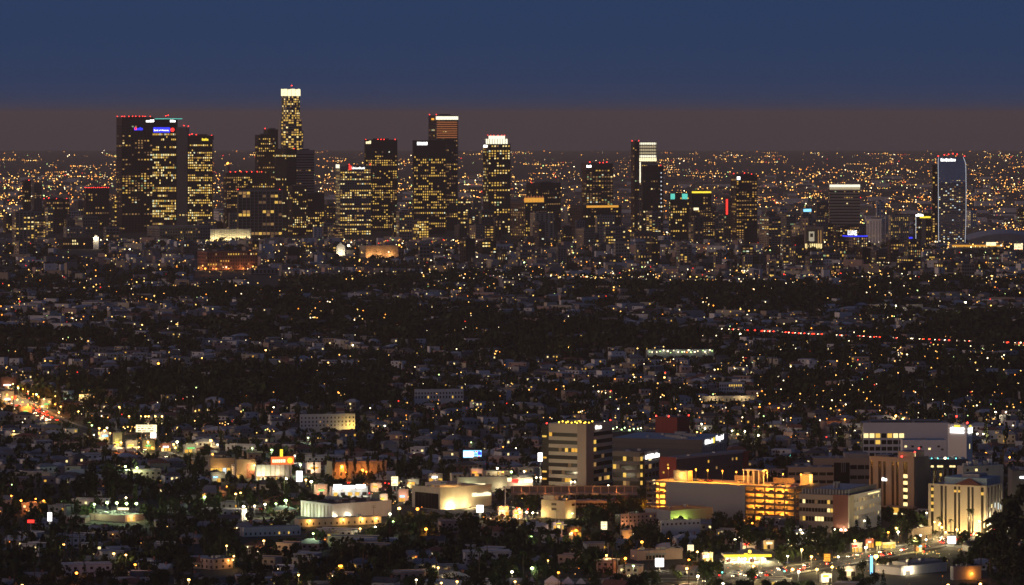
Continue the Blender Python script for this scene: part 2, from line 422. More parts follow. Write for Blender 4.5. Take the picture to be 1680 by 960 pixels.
o = m_.build('sign_emblem', b.root); o.location = (b.sx('R', 283), -.7, b.zy(213)); o.rotation_euler = (R(90), 0, 0)
z = b.zy(195.5); t_ = MB(); t_.box(b.sx('R', 254), b.sx('R', 299), -.6, .2, z, z + 1.3, 'sign_teal'); t_.build('roof_light_line', b.root)
t_ = MB(); t_.box(b.sx('R', 289), b.sx('R', 291), 3, 6, b.h, z + .6, 'dark'); t_.build('mast', b.root)
b.sign('R', 279, 288, 197, 200.5, 'sign_white', 3, 1.2); b.sign('R', 239.5, 253, 196.5, 200.5, 'sign_white', 4, 1.2)
b.beacons([(272, 190), (276, 189), (302, 206), (309, 207)])
b = tower('tower with bright window rows and small yellow sign near the roofline', 308, 308, 348, 223, 8300, depth=40, wall='dark', lit=.62, pal=WP, blank=7, bay=4.2, mw=.3,
          beac=[(311, 221), (315, 220), (322, 221), (347, 224)])
b.sign('R', 331, 342, 227, 231, 'sign_yellow', 4, 1.3)
b = tower('slim dark tower standing alone west of the bronze tower', 36, 40, 50, 297, 8700, 25, wall='dark', lit=.05, beac=[(47, 296)], cat='tower'); 
tower('faint grey tower behind the slim dark tower', 52, 56, 68, 302, 9300, 25, wall='darkconcrete', lit=.08, pal=DP, cat='tower')
tower('short tower edged with a string of red lights along its roof', 137, 141, 177, 309, 8800, 25, wall='bronze', lit=.2, pal=DP, beac=[(139 + 3.4 * i, 308 + (i % 2) * .5) for i in range(12)], cat='tower')
tower('low block with red lights above, left of the red-edged tower', 70, 76, 112, 327, 8800, 25, wall='bronze', lit=.22, pal=DP, beac=[(71, 326), (80, 325), (92, 327), (108, 326)], cat='tower')
# between the bank towers and the crown tower
b = tower('wide dark building with yellow-lit floors beneath a blank dark top', 366, 372, 430, 284, 8600, 22, wall='bronze', lit=.45, pal=('win_warm', 'win_dim', 'win_dim'), blank=8, cat='tower', beac=[(x, 282) for x in (378, 386, 395, 404, 412, 421, 428)])
c = MB(); c.prism([(5 * math.cos(t * .628), 5 * math.sin(t * .628)) for t in range(10)], b.h, b.zy(271), 'concrete'); c.ball((0, 0, b.zy(268)), 2, 'lamp_amb'); o = c.build('roof_cylinder', b.root); o.location = (4, 6, 0)
tower('grey slab with tall pale vertical fins and few lights', 389, 391, 462, 312, 8150, 15, wall='concrete', lit=.22, pal=('win_dim', 'win_faint', 'win_warm'), bay=9, mw=.16, sp=.12, fh=5, blank=3, cat='office slab', beac=[(390, 313), (458, 312)])
b = tower('stepped dark tower just left of the crowned tower, half its windows lit', 418, 424, 450, 222, 8650, 25, wall='dark', lit=.42, pal=('win_warm', 'win_dim', 'win_dim', 'win_warm'))
b = tower('taller dark shaft with a red beacon left of the crowned tower', 432, 440, 458, 213, 8720, 25, wall='dark', lit=.28, pal=DP, beac=[(434, 211)], blank=14)
# the crowned round tower
def crown_tower():
    D = 8600.0; X = wx(477, D); g = float(gz(X, D)); k = D / F
    root = thing('crowned_tower', 'tallest round stepped tower with a glowing white glass crown', 'skyscraper', (X, D, g), R(20))
    OCC.append((X - 30, D - 30, 0, 60, 60))
    def zz(y): return wz(y, D) - g
    core, clad, panes = MB(), MB(), MB()
    secs = [(0, zz(243), 23.0, 12), (zz(243), zz(196), 21.5, 12), (zz(196), zz(158), 17.5, 16)]
    for z0, z1, r, n in secs:
        poly = [(r * math.cos(2 * math.pi * i / n), r * math.sin(2 * math.pi * i / n)) for i in range(n)]
        core.prism(poly, z0, z1, 'glass', 'roofdark')
        nf = int((z1 - z0) / 4.4); fh = (z1 - z0) / nf
        for i in range(n):
            (xa, ya), (xb, yb) = poly[i], poly[(i + 1) % n]
            c = 1.02
            clad.tube((xa * c, ya * c, z0), (xa * c, ya * c, z1), .7, .7, 'concrete', 4)
            for f in range(nf):
                za = z0 + f * fh
                q = 1.008; w = 1.018
                clad.face([(xa * w, ya * w, za), (xb * w, yb * w, za), (xb * w, yb * w, za + fh * .3), (xa * w, ya * w, za + fh * .3)], 'grey')
                for s_ in range(2):
                    if rng.random() < .48 + .25 * math.sin(f * 1.3):
                        t0, t1 = s_ / 2 + .06, s_ / 2 + .44
                        P = [(xa + (xb - xa) * t, ya + (yb - ya) * t) for t in (t0, t1)]
                        panes.face([(P[0][0] * q, P[0][1] * q, za + fh * .32), (P[1][0] * q, P[1][1] * q, za + fh * .32), (P[1][0] * q, P[1][1] * q, za + fh * .95), (P[0][0] * q, P[0][1] * q, za + fh * .95)], rng.choice(WP))
    core.build('shaft', root); stuff(clad.build('cladding_grid', root)); stuff(panes.build('lit_window_panes', root))
    for sgn, y in ((-1, 196), (1, 214)):            # set-back shoulders beside the shaft
        s_ = MB(); s_.box(sgn * 19 - 4.5, sgn * 19 + 4.5, -9, 9, 0, zz(y), 'grey', 'roofgrey'); s_.build('shoulder', root)
        for yy in range(200, 330, 5):
            if zz(yy) < zz(y) - 3 and rng.random() < .6:
                p = MB(); p.box(sgn * 19 - 3, sgn * 19 + 3, -9.1, -9.02, zz(yy) - 2, zz(yy) + 1, 'win_warm'); p.build('lit_window', root)
    for i in range(14):                              # glass crown of separate lit panels
        a0, a1 = 2 * math.pi * (i + .04) / 14, 2 * math.pi * (i + .96) / 14; r = 18.3; am = (a0 + a1) / 2
        p = MB(); p.prism([(r * math.cos(a0), r * math.sin(a0)), (r * 1.05 * math.cos(am), r * 1.05 * math.sin(am)), (r * math.cos(a1), r * math.sin(a1)), (r * .93 * math.cos(am), r * .93 * math.sin(am))], zz(157.5), zz(146 + .8 * (i % 2)), 'sign_warm')
        p.build('crown_panel', root)
    c = MB(); c.prism([(15 * math.cos(t * .5236), 15 * math.sin(t * .5236)) for t in range(12)], zz(158), zz(147), 'concrete'); c.build('crown_drum', root)
    c = MB(); c.tube((2, 0, zz(147)), (2, 0, zz(141)), .4, .2, 'metal'); c.ball((2, 0, zz(140.5)), 1.0, 'beacon'); c.build('mast', root)
crown_tower()
tower('blank dark block at the foot of the crowned tower with two lit floors', 452, 470, 485, 245, 8420, 45, wall='dark', lit=.18, pal=('win_warm', 'win_pale'), cat='tower', beac=[(482, 247)], mask=lambda u, v: 4 if .28 < v < .42 else .3)
tower('pale tower with close horizontal stripes beside the crowned tower', 484, 485, 515, 247, 8480, 20, wall='pink', lit=.14, pal=DP, fh=5.2, sp=.55, cols=False, cat='tower', blank=7)
tower('dark stepped tower below the pale striped one', 472, 480, 502, 306, 8250, 30, wall='dark', lit=.35, cat='tower'); tower('slim dark tower with warm windows beside a dark gap', 500, 505, 531, 318, 8350, 30, wall='dark', lit=.3, cat='tower')
b = tower('bright gridded bank building with a white-lettered roof sign', 550, 558, 608, 274, 8250, 18, wall='concrete', lit=.8, pal=('win_warm', 'win_pale', 'win_warm', 'win_dim'), bay=4.2, mw=.34, sp=.42, blank=5, cat='office tower', beac=[(573, 270), (607, 270)])
b.text('UnionBank', 'R', 577, 598, 277.5, 'sign_white', 1.2); b.piece('sign_mark', 'R', b.sx('R', 572), b.sx('R', 576), b.zy(279), b.zy(272), .5, 1.2, 'sign_red'); b.sign('L', 551, 557.5, 270, 276, 'crown_white', 0, 1.2)
b = tower('tall black tower with a small white corner sign and red roof lights', 598, 600, 651, 230, 8450, 15, wall='dark', lit=.4, pal=('win_warm', 'win_dim', 'win_dim', 'win_warm'), blank=22, beac=[(x, 229) for x in (600, 620, 625, 630, 648)], mask=lambda u, v: 1.3 if v < .7 else .9)
b.sign('R', 600, 608.5, 231, 236, 'sign_warm', 3, 1.2)
b = tower('broad black tower with a bright white sign at its top corner', 677, 679, 731, 231, 8350, 12, wall='dark', lit=.48, pal=('win_warm', 'win_warm', 'win_dim'), blank=30, pent=False, mask=lambda u, v: 1.3 if v < .35 else .8)
b.sign('R', 684, 701, 232, 238, 'sign_white', 5, 1.2)
b = tower('tower with white top band and rust-lit upper floors between pale edge strips', 703, 715, 751, 190, 8600, 25, wall='bronze', lit=.28, litL=.05, pal=DP, blank=6, bay=5, beac=[(704, 188), (716, 188)])
band(b, 'crown_white', 191, 196.5, 1.4, 'R'); b.sign('L', 708, 713, 193, 197, 'sign_amber', 1, 1.2)
for k in range(8): b.piece('light_band', 'R', b.L2 * .03, b.L2 * .96, b.zy(201.5 + 3.6 * k), b.zy(199.6 + 3.6 * k), .3, .9, 'crown_rust')
for x in (715.6, 750.2): b.piece('edge_strip', 'R', b.sx('R', x) - .7, b.sx('R', x) + .7, 0 if x > 740 else b.zy(232), b.h, .3, 1.3, 'concrete')
b = tower('rounded tower with a stepped floodlit white crown and many lit windows', 793, 801, 837, 237, 8400, 28, wall='bronze', lit=.5, pal=WP, blank=2, pent=False, bay=4.8)
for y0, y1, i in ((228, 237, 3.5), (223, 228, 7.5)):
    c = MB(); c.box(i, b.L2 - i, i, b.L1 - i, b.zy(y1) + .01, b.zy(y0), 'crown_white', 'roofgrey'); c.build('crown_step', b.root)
for x in np.linspace(800, 834, 9):
    b.piece('crown_pier', 'R', b.sx('R', x) if x > 801 else .2, (b.sx('R', x) if x > 801 else .2) + .8, b.zy(237), b.zy(228), -3.4, -2.9, 'concrete')
for x in (803, 808, 813, 820, 826, 831): link('beacon', unit('beacon'), b.root, (b.sx('R', x), 8, b.zy(222.6)), (1, 1, 1))
b.sign('L', 794, 800, 238, 242, 'sign_white', 0, 1.2)
tower('dark wide tower with a single red beacon behind the flame-lit block', 864, 886, 920, 301, 8700, 45, wall='dark', lit=.18, pal=DP, cat='tower', beac=[(872, 301)])
b = tower('masonry block crowned by amber flame-like floodlit pinnacles', 838, 862, 897, 333, 8200, 40, wall='brownstone', lit=.35, pal=DP, mw=.5, sp=.4, cat='masonry tower', blank=3)
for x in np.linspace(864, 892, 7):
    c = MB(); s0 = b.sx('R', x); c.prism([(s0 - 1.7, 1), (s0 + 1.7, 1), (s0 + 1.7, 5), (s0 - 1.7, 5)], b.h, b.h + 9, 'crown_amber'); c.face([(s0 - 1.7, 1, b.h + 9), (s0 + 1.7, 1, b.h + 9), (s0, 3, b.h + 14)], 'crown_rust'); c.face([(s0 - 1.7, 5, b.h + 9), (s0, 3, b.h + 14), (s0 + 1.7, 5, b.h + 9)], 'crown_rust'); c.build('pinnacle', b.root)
b = tower('brown tower with faint gridded windows and a small white sign', 955, 962, 1006, 269, 8600, 20, wall='brownstone', lit=.5, pal=DP, blank=8, cat='office tower', beac=[(968, 266), (984, 267), (990, 267), (996, 266)]); b.sign('R', 962, 970, 271, 275, 'sign_white', 3, 1.2)
b = tower('low dark block with a gold light line along its roof edge', 936, 956, 1020, 338, 8100, 30, wall='dark', lit=.12, pal=DP, cat='office block', blank=5); band(b, 'crown_amber', 337.5, 341, 1.2, 'R', 962, 1015)
b = tower('tall brown tower with a dim side wing behind the glowing-topped one', 1036, 1041, 1049, 233, 8700, 30, wall='brownstone', lit=.2, pal=DP, beac=[(1037, 231), (1048, 231)])
b = tower('slab whose upper floors glow white above a narrow lit edge', 1049, 1049, 1077, 233, 8600, depth=30, wall='concrete', lit=.18, pal=DP, blank=0, pent=False)
for k in range(5): b.piece('light_band', 'R', .8, b.L2 - .8, b.zy(237.4 + 5.2 * k), b.zy(234.0 + 5.2 * k), .55, .9, 'crown_white' if k in (0, 4) else 'crown_dim')
band(b, 'sign_warm', 259, 264.5, 1.1, 'R'); b.piece('light_strip', 'R', .3, 2.6, b.zy(300), b.zy(266), .55, .9, 'crown_white')
for x in np.linspace(1051, 1075, 9): b.piece('fin', 'R', b.sx('R', x) - .35, b.sx('R', x) + .35, b.zy(263), b.zy(233), .92, 1.5, 'concrete')
b = tower('black glass tower edged with a dotted line of white lights', 1053, 1055, 1088, 273, 8300, 18, wall='dark', lit=.13, pal=('win_pale', 'win_dim', 'win_faint'), blank=8)
for y in range(283, 352, 7): b.piece('edge_lamp', 'R', b.sx('R', 1084), b.sx('R', 1085.6), b.zy(y + 2), b.zy(y), .6, 1.4, 'line_white')
b = tower('dark stepped block with two teal floodlit rooftop boxes', 1098, 1100, 1131, 319, 8350, 15, wall='dark', lit=.4, cat='office block', pal=WP)
b.sign('R', 1100, 1107, 318, 327, 'sign_teal', 0, 1.2); b.sign('R', 1119, 1128, 318, 327, 'sign_teal', 0, 1.2)  # teal floodlighting of the boxes put in as self-glowing panels, not lettering
b = tower('office block with a yellow-green lit roof edge', 1130, 1135, 1167, 314, 8450, 15, wall='dark', lit=.4, pal=DP, cat='office block'); band(b, 'sign_yellow', 314, 317, 1.2, 'R')
b.sign('R', 1138, 1146, 341, 345, 'sign_warm', 0, 1.2)
b = tower('reddish tower with rusty lit windows and a white logo near the top', 1200, 1208, 1243, 287, 8300, 28, wall='bronze', lit=.6, pal=('win_dim', 'win_dim', 'win_gold', 'win_faint'), blank=8, mw=.35, beac=[(1204, 285), (1222, 284), (1234, 286)]); b.sign('R', 1209, 1214, 290, 295, 'sign_white', 0, 1.2)
b = tower('slim block carrying a vertical red neon sign', 1188, 1188, 1199, 325, 8350, depth=20, wall='darkconcrete', lit=.15, pal=DP, cat='tower'); b.sign('R', 1191, 1194, 327, 352, 'sign_red', 0, 1.4)
b = tower('striped tower with a floodlit white upper storey', 1361, 1361, 1411, 302, 8500, 22, wall='beige', lit=.12, pal=DP, fh=5, sp=.6, cols=False, blank=2, pent=False, cat='office tower'); band(b, 'crown_white', 303, 307, 1.1, 'R'); band(b, 'crown_dim', 307.5, 311, 1.0, 'R')
tower('pale windowless tower with vertical grooves', 1423, 1446, 1452, 360, 7900, 60, wall='white', lit=.02, pal=DP, bay=6, mw=.8, sp=.0, rows=False, cat='tower', blank=3)
tower('second pale grooved tower joined beside the first', 1452, 1453, 1474, 357, 7950, 20, wall='white', lit=.04, pal=DP, bay=5, mw=.7, sp=.0, rows=False, cat='tower', blank=3)
b = tower('dark slim tower with a white sign over a tan stripe', 1500, 1502, 1528, 352, 8000, 12, wall='dark', lit=.16, pal=('win_dim', 'win_warm'), cat='tower'); b.sign('R', 1502, 1515, 351, 355, 'sign_white', 4, 1.2); b.piece('tan_stripe', 'R', b.sx('R', 1512), b.sx('R', 1519), 0, b.zy(360), .3, .8, 'tan')
band(b, 'sign_yellow', 355, 358, 1.1, 'R', 1509, 1527); b.piece('edge_strip', 'R', 0, .8, 0, b.h, .3, 1, 'line_white')
def sail_tower():
    D = 8000.0; X0 = wx(1530, D); g = float(gz(X0, D)); zz = lambda y: wz(y, D) - g
    root = thing('curved_glass_tower', 'curved glass tower outlined by white edge lights with a roof sign', 'skyscraper', (X0, D, g), 0); OCC.append((X0, D, 0, 70, 30)); KC.append((1530, 1586, 395, D))
    ys = [410, 395, 380, 360, 340, 320, 300, 285, 275, 268, 262, 258]
    def xl(y): return 1539.5 - .5 * (330 - y) / 80 + (0 if y > 268 else (268 - y) * .08)
    def xr(y): return 1585.0 - 2.2 * ((y - 320) / 90.) ** 2 + (0 if y > 268 else -(268 - y) * .35)
    k = D / F; P = lambda x: (x - 1530) * k
    core, clad, panes = MB(), MB(), MB()
    for y0, y1 in zip(ys, ys[1:]):
        a0, a1, c0, c1 = P(xl(y0)), P(xl(y1)), P(xr(y0)), P(xr(y1)); z0, z1 = zz(y0) if y0 < 410 else 0, zz(y1); gm = 'skysheen_glass' if y1 < 300 else 'greyglass'  # upper glass paler and bluer: sky reflection put into its colour
        core.face([(a0, 0, z0), (c0, 0, z0), (c1, 0, z1), (a1, 0, z1)], gm)
        core.face([(c0, 0, z0), (c0, 28, z0), (c1, 28, z1), (c1, 0, z1)], gm); core.face([(a0, 28, z0), (a0, 0, z0), (a1, 0, z1), (a1, 28, z1)], gm); core.face([(c0, 28, z0), (a0, 28, z0), (a1, 28, z1), (c1, 28, z1)], gm)
    core.face([(P(xl(258)), 0, zz(258)), (P(xr(258)), 0, zz(258)), (P(xr(258)), 28, zz(258)), (P(xl(258)), 28, zz(258))], 'roofdark')
    core.build('curtain_wall', root)
    y = 408.0
    while y > 262:
        clad.box(P(xl(y)) + .4, P(xr(y)) - .4, -.35, -.02, zz(y), zz(y) + (1.9 if y > 300 else 2.9), rng.choice(('greyglass', 'grey', 'concrete')) if y > 300 else 'skysheen_band')  # upper bands paler too, carrying the same painted sky sheen
        for i in range(12):
            pr = .30 if 305 < y < 350 else (.34 if y > 380 else .12)
            if y < 295: pr = 0
            if rng.random() < pr:
                a = P(xl(y)) + 1 + i * (P(xr(y)) - P(xl(y)) - 2) / 12; panes.box(a, a + 2.6, -.1, -.03, zz(y) + 2.0, zz(y) + 3.7, rng.choice(('win_pale', 'win_dim', 'win_dim', 'win_cool', 'win_faint')))
        y -= 3.4
    stuff(clad.build('cladding_grid', root)); stuff(panes.build('lit_window_panes', root))
    for fx, nm in ((xl, 'edge_light'), (xr, 'edge_light')):
        e = MB()
        for y0, y1 in zip(ys, ys[1:]): e.tube((P(fx(y0)), -.6, zz(y0)), (P(fx(y1)), -.6, zz(y1)), .38, .38, 'line_white', 5)
        e.build(nm, root)
    w = MB(); w.box(-.0, P(1538.5), 4, 26, 0, zz(270), 'glass', 'roofdark'); w.build('side_wing', root)
    pw = MB()
    for yy in range(275, 405, 4):
        for i in range(2):
            if rng.random() < .4: pw.box(1 + i * 4.5, 4 + i * 4.5, 3.9, 3.98, zz(yy) - 2, zz(yy) + .6, rng.choice(('win_dim', 'win_warm')))
    stuff(pw.build('lit_window_panes', root))
    a = P(1543.5); wd = P(1568) - a
    for i in range(9): link('sign_letter', unit('sign_white'), root, (a + i * wd / 9, -.9, zz(264.6)), (wd / 9 * .78, .4, 3.9 if i % 3 else 5.0))
    for x, y in ((1539, 257), (1549, 255), (1556, 254), (1563, 253), (1570, 254), (1582, 257)): link('beacon', unit('beacon'), root, (P(x), 3, zz(y)), (1.6, 1.6, 1.6))
sail_tower()
# convention and entertainment quarter on the right
b = tower('beige high-rise with a small blue-white roof sign', 1314, 1317, 1332, 343, 8000, 20, wall='concrete', lit=.25, pal=DP, cat='tower'); b.sign('R', 1318, 1331, 343, 347.5, 'sign_cyan', 0, 1.2)
b = tower('block wearing a giant portrait poster over a lit podium', 1321, 1321, 1351, 372, 7700, depth=25, wall='tan', lit=.0, cat='office block', blank=0, cols=False, rows=False, pent=False, glass='tan')
b.piece('poster', 'R', b.sx('R', 1323), b.sx('R', 1340), b.zy(398), b.zy(376), .2, .5, 'poster_dark'); b.piece('poster_figure', 'R', b.sx('R', 1327), b.sx('R', 1336), b.zy(396), b.zy(380), .5, .6, 'poster_light')
b.piece('poster_shade', 'R', b.sx('R', 1329), b.sx('R', 1334), b.zy(389), b.zy(383), .6, .7, 'poster_dark')
for x in np.linspace(1321, 1346, 8): b.piece('lit_window', 'R', b.sx('R', x), b.sx('R', x + 2.4), b.zy(408), b.zy(400), .2, .4, 'win_pale')
for x in (1342, 1346): b.piece('lit_strip', 'R', b.sx('R', x), b.sx('R', x + 1.5), b.zy(399), b.zy(378), .2, .4, 'win_dim')
b = tower('low hotel block with a blue light line and white letters above it', 1385, 1400, 1424, 388, 7700, 30, wall='tan', lit=.2, pal=DP, cat='hotel', blank=3); band(b, 'sign_blue', 386.8, 388.6, 1.2, 'R'); band(b, 'sign_blue', 386.8, 388.6, 1.2, 'L')
o = b.text('LUXE', 'L', 1393, 1406, 385.8, 'sign_white', 1.2)
b = tower('block with bright blue video screens on its front', 1473, 1473, 1500, 386, 7950, depth=30, wall='darkconcrete', lit=.1, cat='office block'); 
for x, y, w, hh in ((1474, 390, 11, 3), (1476, 394, 20, 4), (1488, 389, 9, 4)): b.sign('R', x, x + w, y, y + hh, 'sign_blue' if w < 15 else 'sign_cyan', 0, 1.2)
b.sign('R', 1478, 1486, 400, 403, 'sign_yellow', 0, 1.2)
b = tower('long low arcade washed in golden light', 1562, 1562, 1646, 401, 7800, depth=30, wall='beige', lit=.9, pal=('win_gold', 'win_gold', 'win_pale'), cat='arcade', blank=2, fh=4, bay=5, pent=False, keep=408); band(b, 'crown_amber', 402, 404.5, 1.1, 'R'); b.sign('R', 1618, 1634, 397.5, 403, 'sign_warm', 0, 1.4)
def arena():
    D = 8100.0; X = wx(1640, D); g = float(gz(X, D)); zz = lambda y: wz(y, D) - g
    root = thing('arena', 'broad arena with a shallow curved pale roof', 'arena', (X, D, g)); OCC.append((X - 60, D, 0, 130, 90))
    r = MB(); w = MB(); n = 14; x0, x1 = wx(1588, D) - X, wx(1712, D) - X
    w.box(x0 + 2, x1 - 2, 0, 80, 0, zz(399), 'darkconcrete'); w.build('wall', root)
    for i in range(n):
        t0, t1 = i / n, (i + 1) / n; h = lambda t: zz(398) + (zz(383) - zz(398)) * math.sin(math.pi * (.08 + .84 * t))
        a, c = x0 + (x1 - x0) * t0, x0 + (x1 - x0) * t1
        r.face([(a, -2, h(t0)), (c, -2, h(t1)), (c, 84, h(t1) + 6), (a, 84, h(t0) + 6)], 'rooflight'); r.face([(a, -2, zz(399)), (c, -2, zz(399)), (c, -2, h(t1)), (a, -2, h(t0))], 'grey')
    r.build('roof', root)
arena()
def board(label, x0, x1, y0, y1, D, m, cat='billboard', posts=1, frame='dark', name='billboard', group=None, light=None):
    X = wx((x0 + x1) / 2, D); g = float(gz(X, D)); w = (x1 - x0) * D / F; z0, z1 = wz(y1, D) - g, wz(y0, D) - g
    root = thing(name, label, cat, (X, D, g), 0, group); KC.append((x0, x1, y1, D))
    link('panel', unit(m), root, (-w / 2, 0, z0), (w, .25, z1 - z0)); 
    f = MB(); f.box(-w / 2 - .2, w / 2 + .2, .26, .8, z0 - .25, z1 + .25, frame); f.build('frame', root)
    for i in range(posts):
        p = MB(); xx = (i - (posts - 1) / 2) * w * .5; p.tube((xx, .55, 0), (xx, .55, z0 + .1), .35, .3, 'metal'); p.build('post', root)
    if cat != 'shelter' and (x1 - x0) > 6 and (y1 - y0) > 5:                # unreadable printed rows on the panel face
        nr = 2 if y1 - y0 < 9 else 3
        for r_ in range(nr):
            xx = -w * .42; zz = z0 + (z1 - z0) * (r_ + .3) / nr
            while xx < w * .36:
                bw = w * rng.uniform(.06, .2); link('print_block', unit(rng.choice(('sign_amber', 'sign_red', 'concrete', 'slate'))), root, (xx, -.05, zz), (min(bw, w * .42 - xx), .04, (z1 - z0) / nr * rng.uniform(.25, .45))); xx += bw + w * .05
    if light: lamp_light('billboard_lamp', root, (0, -1.2, (z0 + z1) / 2 - .8), light[0], light[1], 1.0)
    return root
board('big white lit billboard near the arena', 1664, 1678, 400, 411, 7750, 'sign_warm', posts=2)
# hilltop floodlit complex below the bank towers
b = tower('long white floodlit building on the hill below the bank tower', 345, 345, 411, 376, 8110, depth=26, wall='white', lit=0, cat='hall', blank=0, rows=False, cols=False, pent=False, glass='white', roof='rooflight', keep=387)
for x in np.linspace(348, 408, 16): b.piece('wall_pier', 'R', b.sx('R', x) - .4, b.sx('R', x) + .4, 0, b.h - .4, .05, .6, 'cream')
for x in range(350, 412, 10): link('floodlight', unit('lamp_warm'), b.root, (b.sx('R', x), -7.2, 1.0), (.5, .3, .3)); lamp_light('floodlight_lamp', b.root, (b.sx('R', x), -7, 2.0), (1, .80, .34), 1500, .6)
tower('long flat terrace building below the twin lit towers', 239, 262, 345, 372, 8100, 35, wall='concrete', lit=.1, pal=DP, cat='office block', blank=4, roof='rooflight', pent=False)
tower('dark office block with two white end piers and a lit roofline', 95, 103, 160, 391, 7500, 20, wall='dark', lit=.12, pal=('win_pale', 'win_dim'), cat='office block', blank=3, keep=418)
b = tower('narrow white stair pier at the end of the dark office block', 153, 153, 162, 389, 7450, depth=12, wall='white', lit=0, cat='stair tower', blank=0, rows=False, cols=False, glass='white', roof='rooflight', keep=418); 
lamp_light('pier_lamp', b.root, (b.L2 / 2, -3, b.h + 1), WHT, 4000); link('lamp_bulb', unit('lamp_wht'), b.root, (b.L2 / 2 - .6, -.6, b.h + .3), (1.2, 1.2, 1.2))
b = tower('old brick hospital wing washed by orange floodlights', 322, 340, 420, 414, 6500, 25, wall='brick', lit=.3, pal=('win_warm', 'win_dim', 'win_gold'), mw=.5, sp=.45, cat='hospital', blank=2, roof='roofdark', keep=455, bay=5)
for x in (330, 352, 372, 395, 412):
    f = 'R' if x > 340 else 'L'; q = b.sx(f, x); loc = (q, -6, 3) if f == 'R' else (-6, q, 3); lamp_light('floodlight_lamp', b.root, loc, (1, .5, .16), 1500, .6); link('floodlight', unit('lamp_amb'), b.root, loc, (.7, .7, .7))
b = tower('pale concrete block with tall window slots beside the brick hospital', 408, 412, 456, 441, 6300, 20, wall='concrete', lit=.12, mw=.5, sp=.3, cat='hospital', blank=2, keep=468)
b = tower('white chapel hall with a floodlit gable on the hill', 552, 552, 566, 404, 7050, depth=30, wall='white', lit=0, cat='chapel', blank=0, rows=False, cols=False, pent=False, glass='white', keep=416, name='chapel')
r = MB(); e = b.h; r.face([(-1, -.6, e - 1), (b.L2 / 2, -.6, e + 7), (b.L2 / 2, 31, e + 7), (-1, 31, e - 1)], 'roofdark'); r.face([(b.L2 / 2, -.6, e + 7), (b.L2 + 1, -.6, e - 1), (b.L2 + 1, 31, e - 1), (b.L2 / 2, 31, e + 7)], 'roofdark'); r.face([(0, 0, e), (b.L2, 0, e), (b.L2 / 2, 0, e + 6.3)], 'white'); r.build('roof', b.root)
lamp_light('floodlight_lamp', b.root, (b.L2 / 2, -8, 3), WHT, 2500, .6)
b = tower('wide tan hall washed by orange light beside the chapel', 590, 600, 652, 404, 7000, 25, wall='tan', lit=.05, cat='hall', blank=6, pent=False, glass='tan', keep=418)
for x in (606, 622, 640): lamp_light('floodlight_lamp', b.root, (b.sx('R', x), -7, 3), (1, .5, .16), 2400, .6)

# ------------------------------------------------------------------ the hospital quarter and the lit boulevard
def window_rows(b, f, x0, x1, rows, wall, nb, lit=(), litm='win_pale', pier=.0, proud=.45, z_top=None, z_bot=0.0, name='floor_band', dim=0.0):
    """Wall bands between window rows (rows: photo y of window top, bottom), piers between bays, lit panes at (row, bay)."""
    a, c = sorted((b.sx(f, x0), b.sx(f, x1))); z_top = b.h + .6 if z_top is None else z_top
    prev = z_top
    for (ya, yb) in rows:
        za, zb = b.zy(ya), b.zy(yb); b.piece(name, f, a, c, za, prev, .01, proud, wall); prev = zb
    b.piece(name, f, a, c, z_bot, prev, .01, proud, wall)
    bw = (c - a) / nb
    for r, (ya, yb) in enumerate(rows):
        if pier:
            for i in range(nb + 1):
                p = a + i * bw; b.piece('window_pier', f, max(a, p - pier * bw / 2), min(c, p + pier * bw / 2), b.zy(yb), b.zy(ya), .01, proud - .05, wall)
        for i in range(nb):
            on = (r, i) in lit; dm = (not on) and rng.random() < dim
            if on or dm:
                p = a + i * bw; b.piece('window', f, p + pier * bw / 2 + .1, p + bw - pier * bw / 2 - .1, b.zy(yb) + .05, b.zy(ya) - .05, .01, .12, (litm if isinstance(litm, str) else rng.choice(litm)) if on else 'win_faint')
def strips(b, f, x0, x1, yt, yb, cols, wall, proud=.45, lit=None, floor=12.0, litm='win_pale'):
    """Vertical window slots (photo x of slot left, right) between wall piers."""
    z0, z1 = b.zy(yb), b.zy(yt); prev = b.sx(f, x0)
    b.piece('wall_panel', f, *sorted((b.sx(f, x0), b.sx(f, x1))), z1, b.h + .6, .01, proud + .03, wall)
    for xa, xb in cols:
        b.piece('wall_pier', f, *sorted((prev, b.sx(f, xa))), z0, z1, .01, proud, wall); prev = b.sx(f, xb)
    b.piece('wall_pier', f, *sorted((prev, b.sx(f, x1))), z0, z1, .01, proud, wall)
    for (ci, y0, y1) in (lit or ()):
        xa, xb = cols[ci]; p, q = sorted((b.sx(f, xa), b.sx(f, xb))); b.piece('window', f, p + .05, q - .05, b.zy(y1), b.zy(y0), .01, .12, litm)
def roof_box(b, u0, u1, v0, v1, h0, h1, m='grey', top='roofgrey', name='roof_unit'):
    c = MB(); c.box(b.L2 * u0, b.L2 * u1, b.L1 * v0, b.L1 * v1, b.h + h0, b.h + h1, m, top); return c.build(name, b.root)

# N1 banded tower
b = Bld('hospital_tower', 'eight-storey grey tower with horizontal concrete bands and amber roof lamps', 'hospital', 889, 961, 1006, 698, 2790, 62, keep=795)
b.core('glass', 'roofgrey')
rows = [(711.5 + 12.4 * i, 718 + 12.4 * i) for i in range(8)]
window_rows(b, 'L', 901, 948, rows, 'beige', 9, {(0, 8), (2, 1), (2, 0), (2, 3), (6, 2), (6, 3)}, ('win_warm', 'win_gold'), dim=.05)
window_rows(b, 'R', 974, 1006, rows, 'beige', 7, {(1, 0), (2, 0), (4, 0), (6, 2), (6, 4), (6, 5)}, ('win_warm', 'win_dim'), dim=.05)
b.piece('corner_shaft', 'L', b.sx('L', 961) + .01, b.sx('L', 948), 0, b.h + 1.2, .01, .7, 'tan'); b.piece('corner_shaft', 'R', -.69, b.sx('R', 973), 0, b.h + 1.2, .01, .7, 'tan')
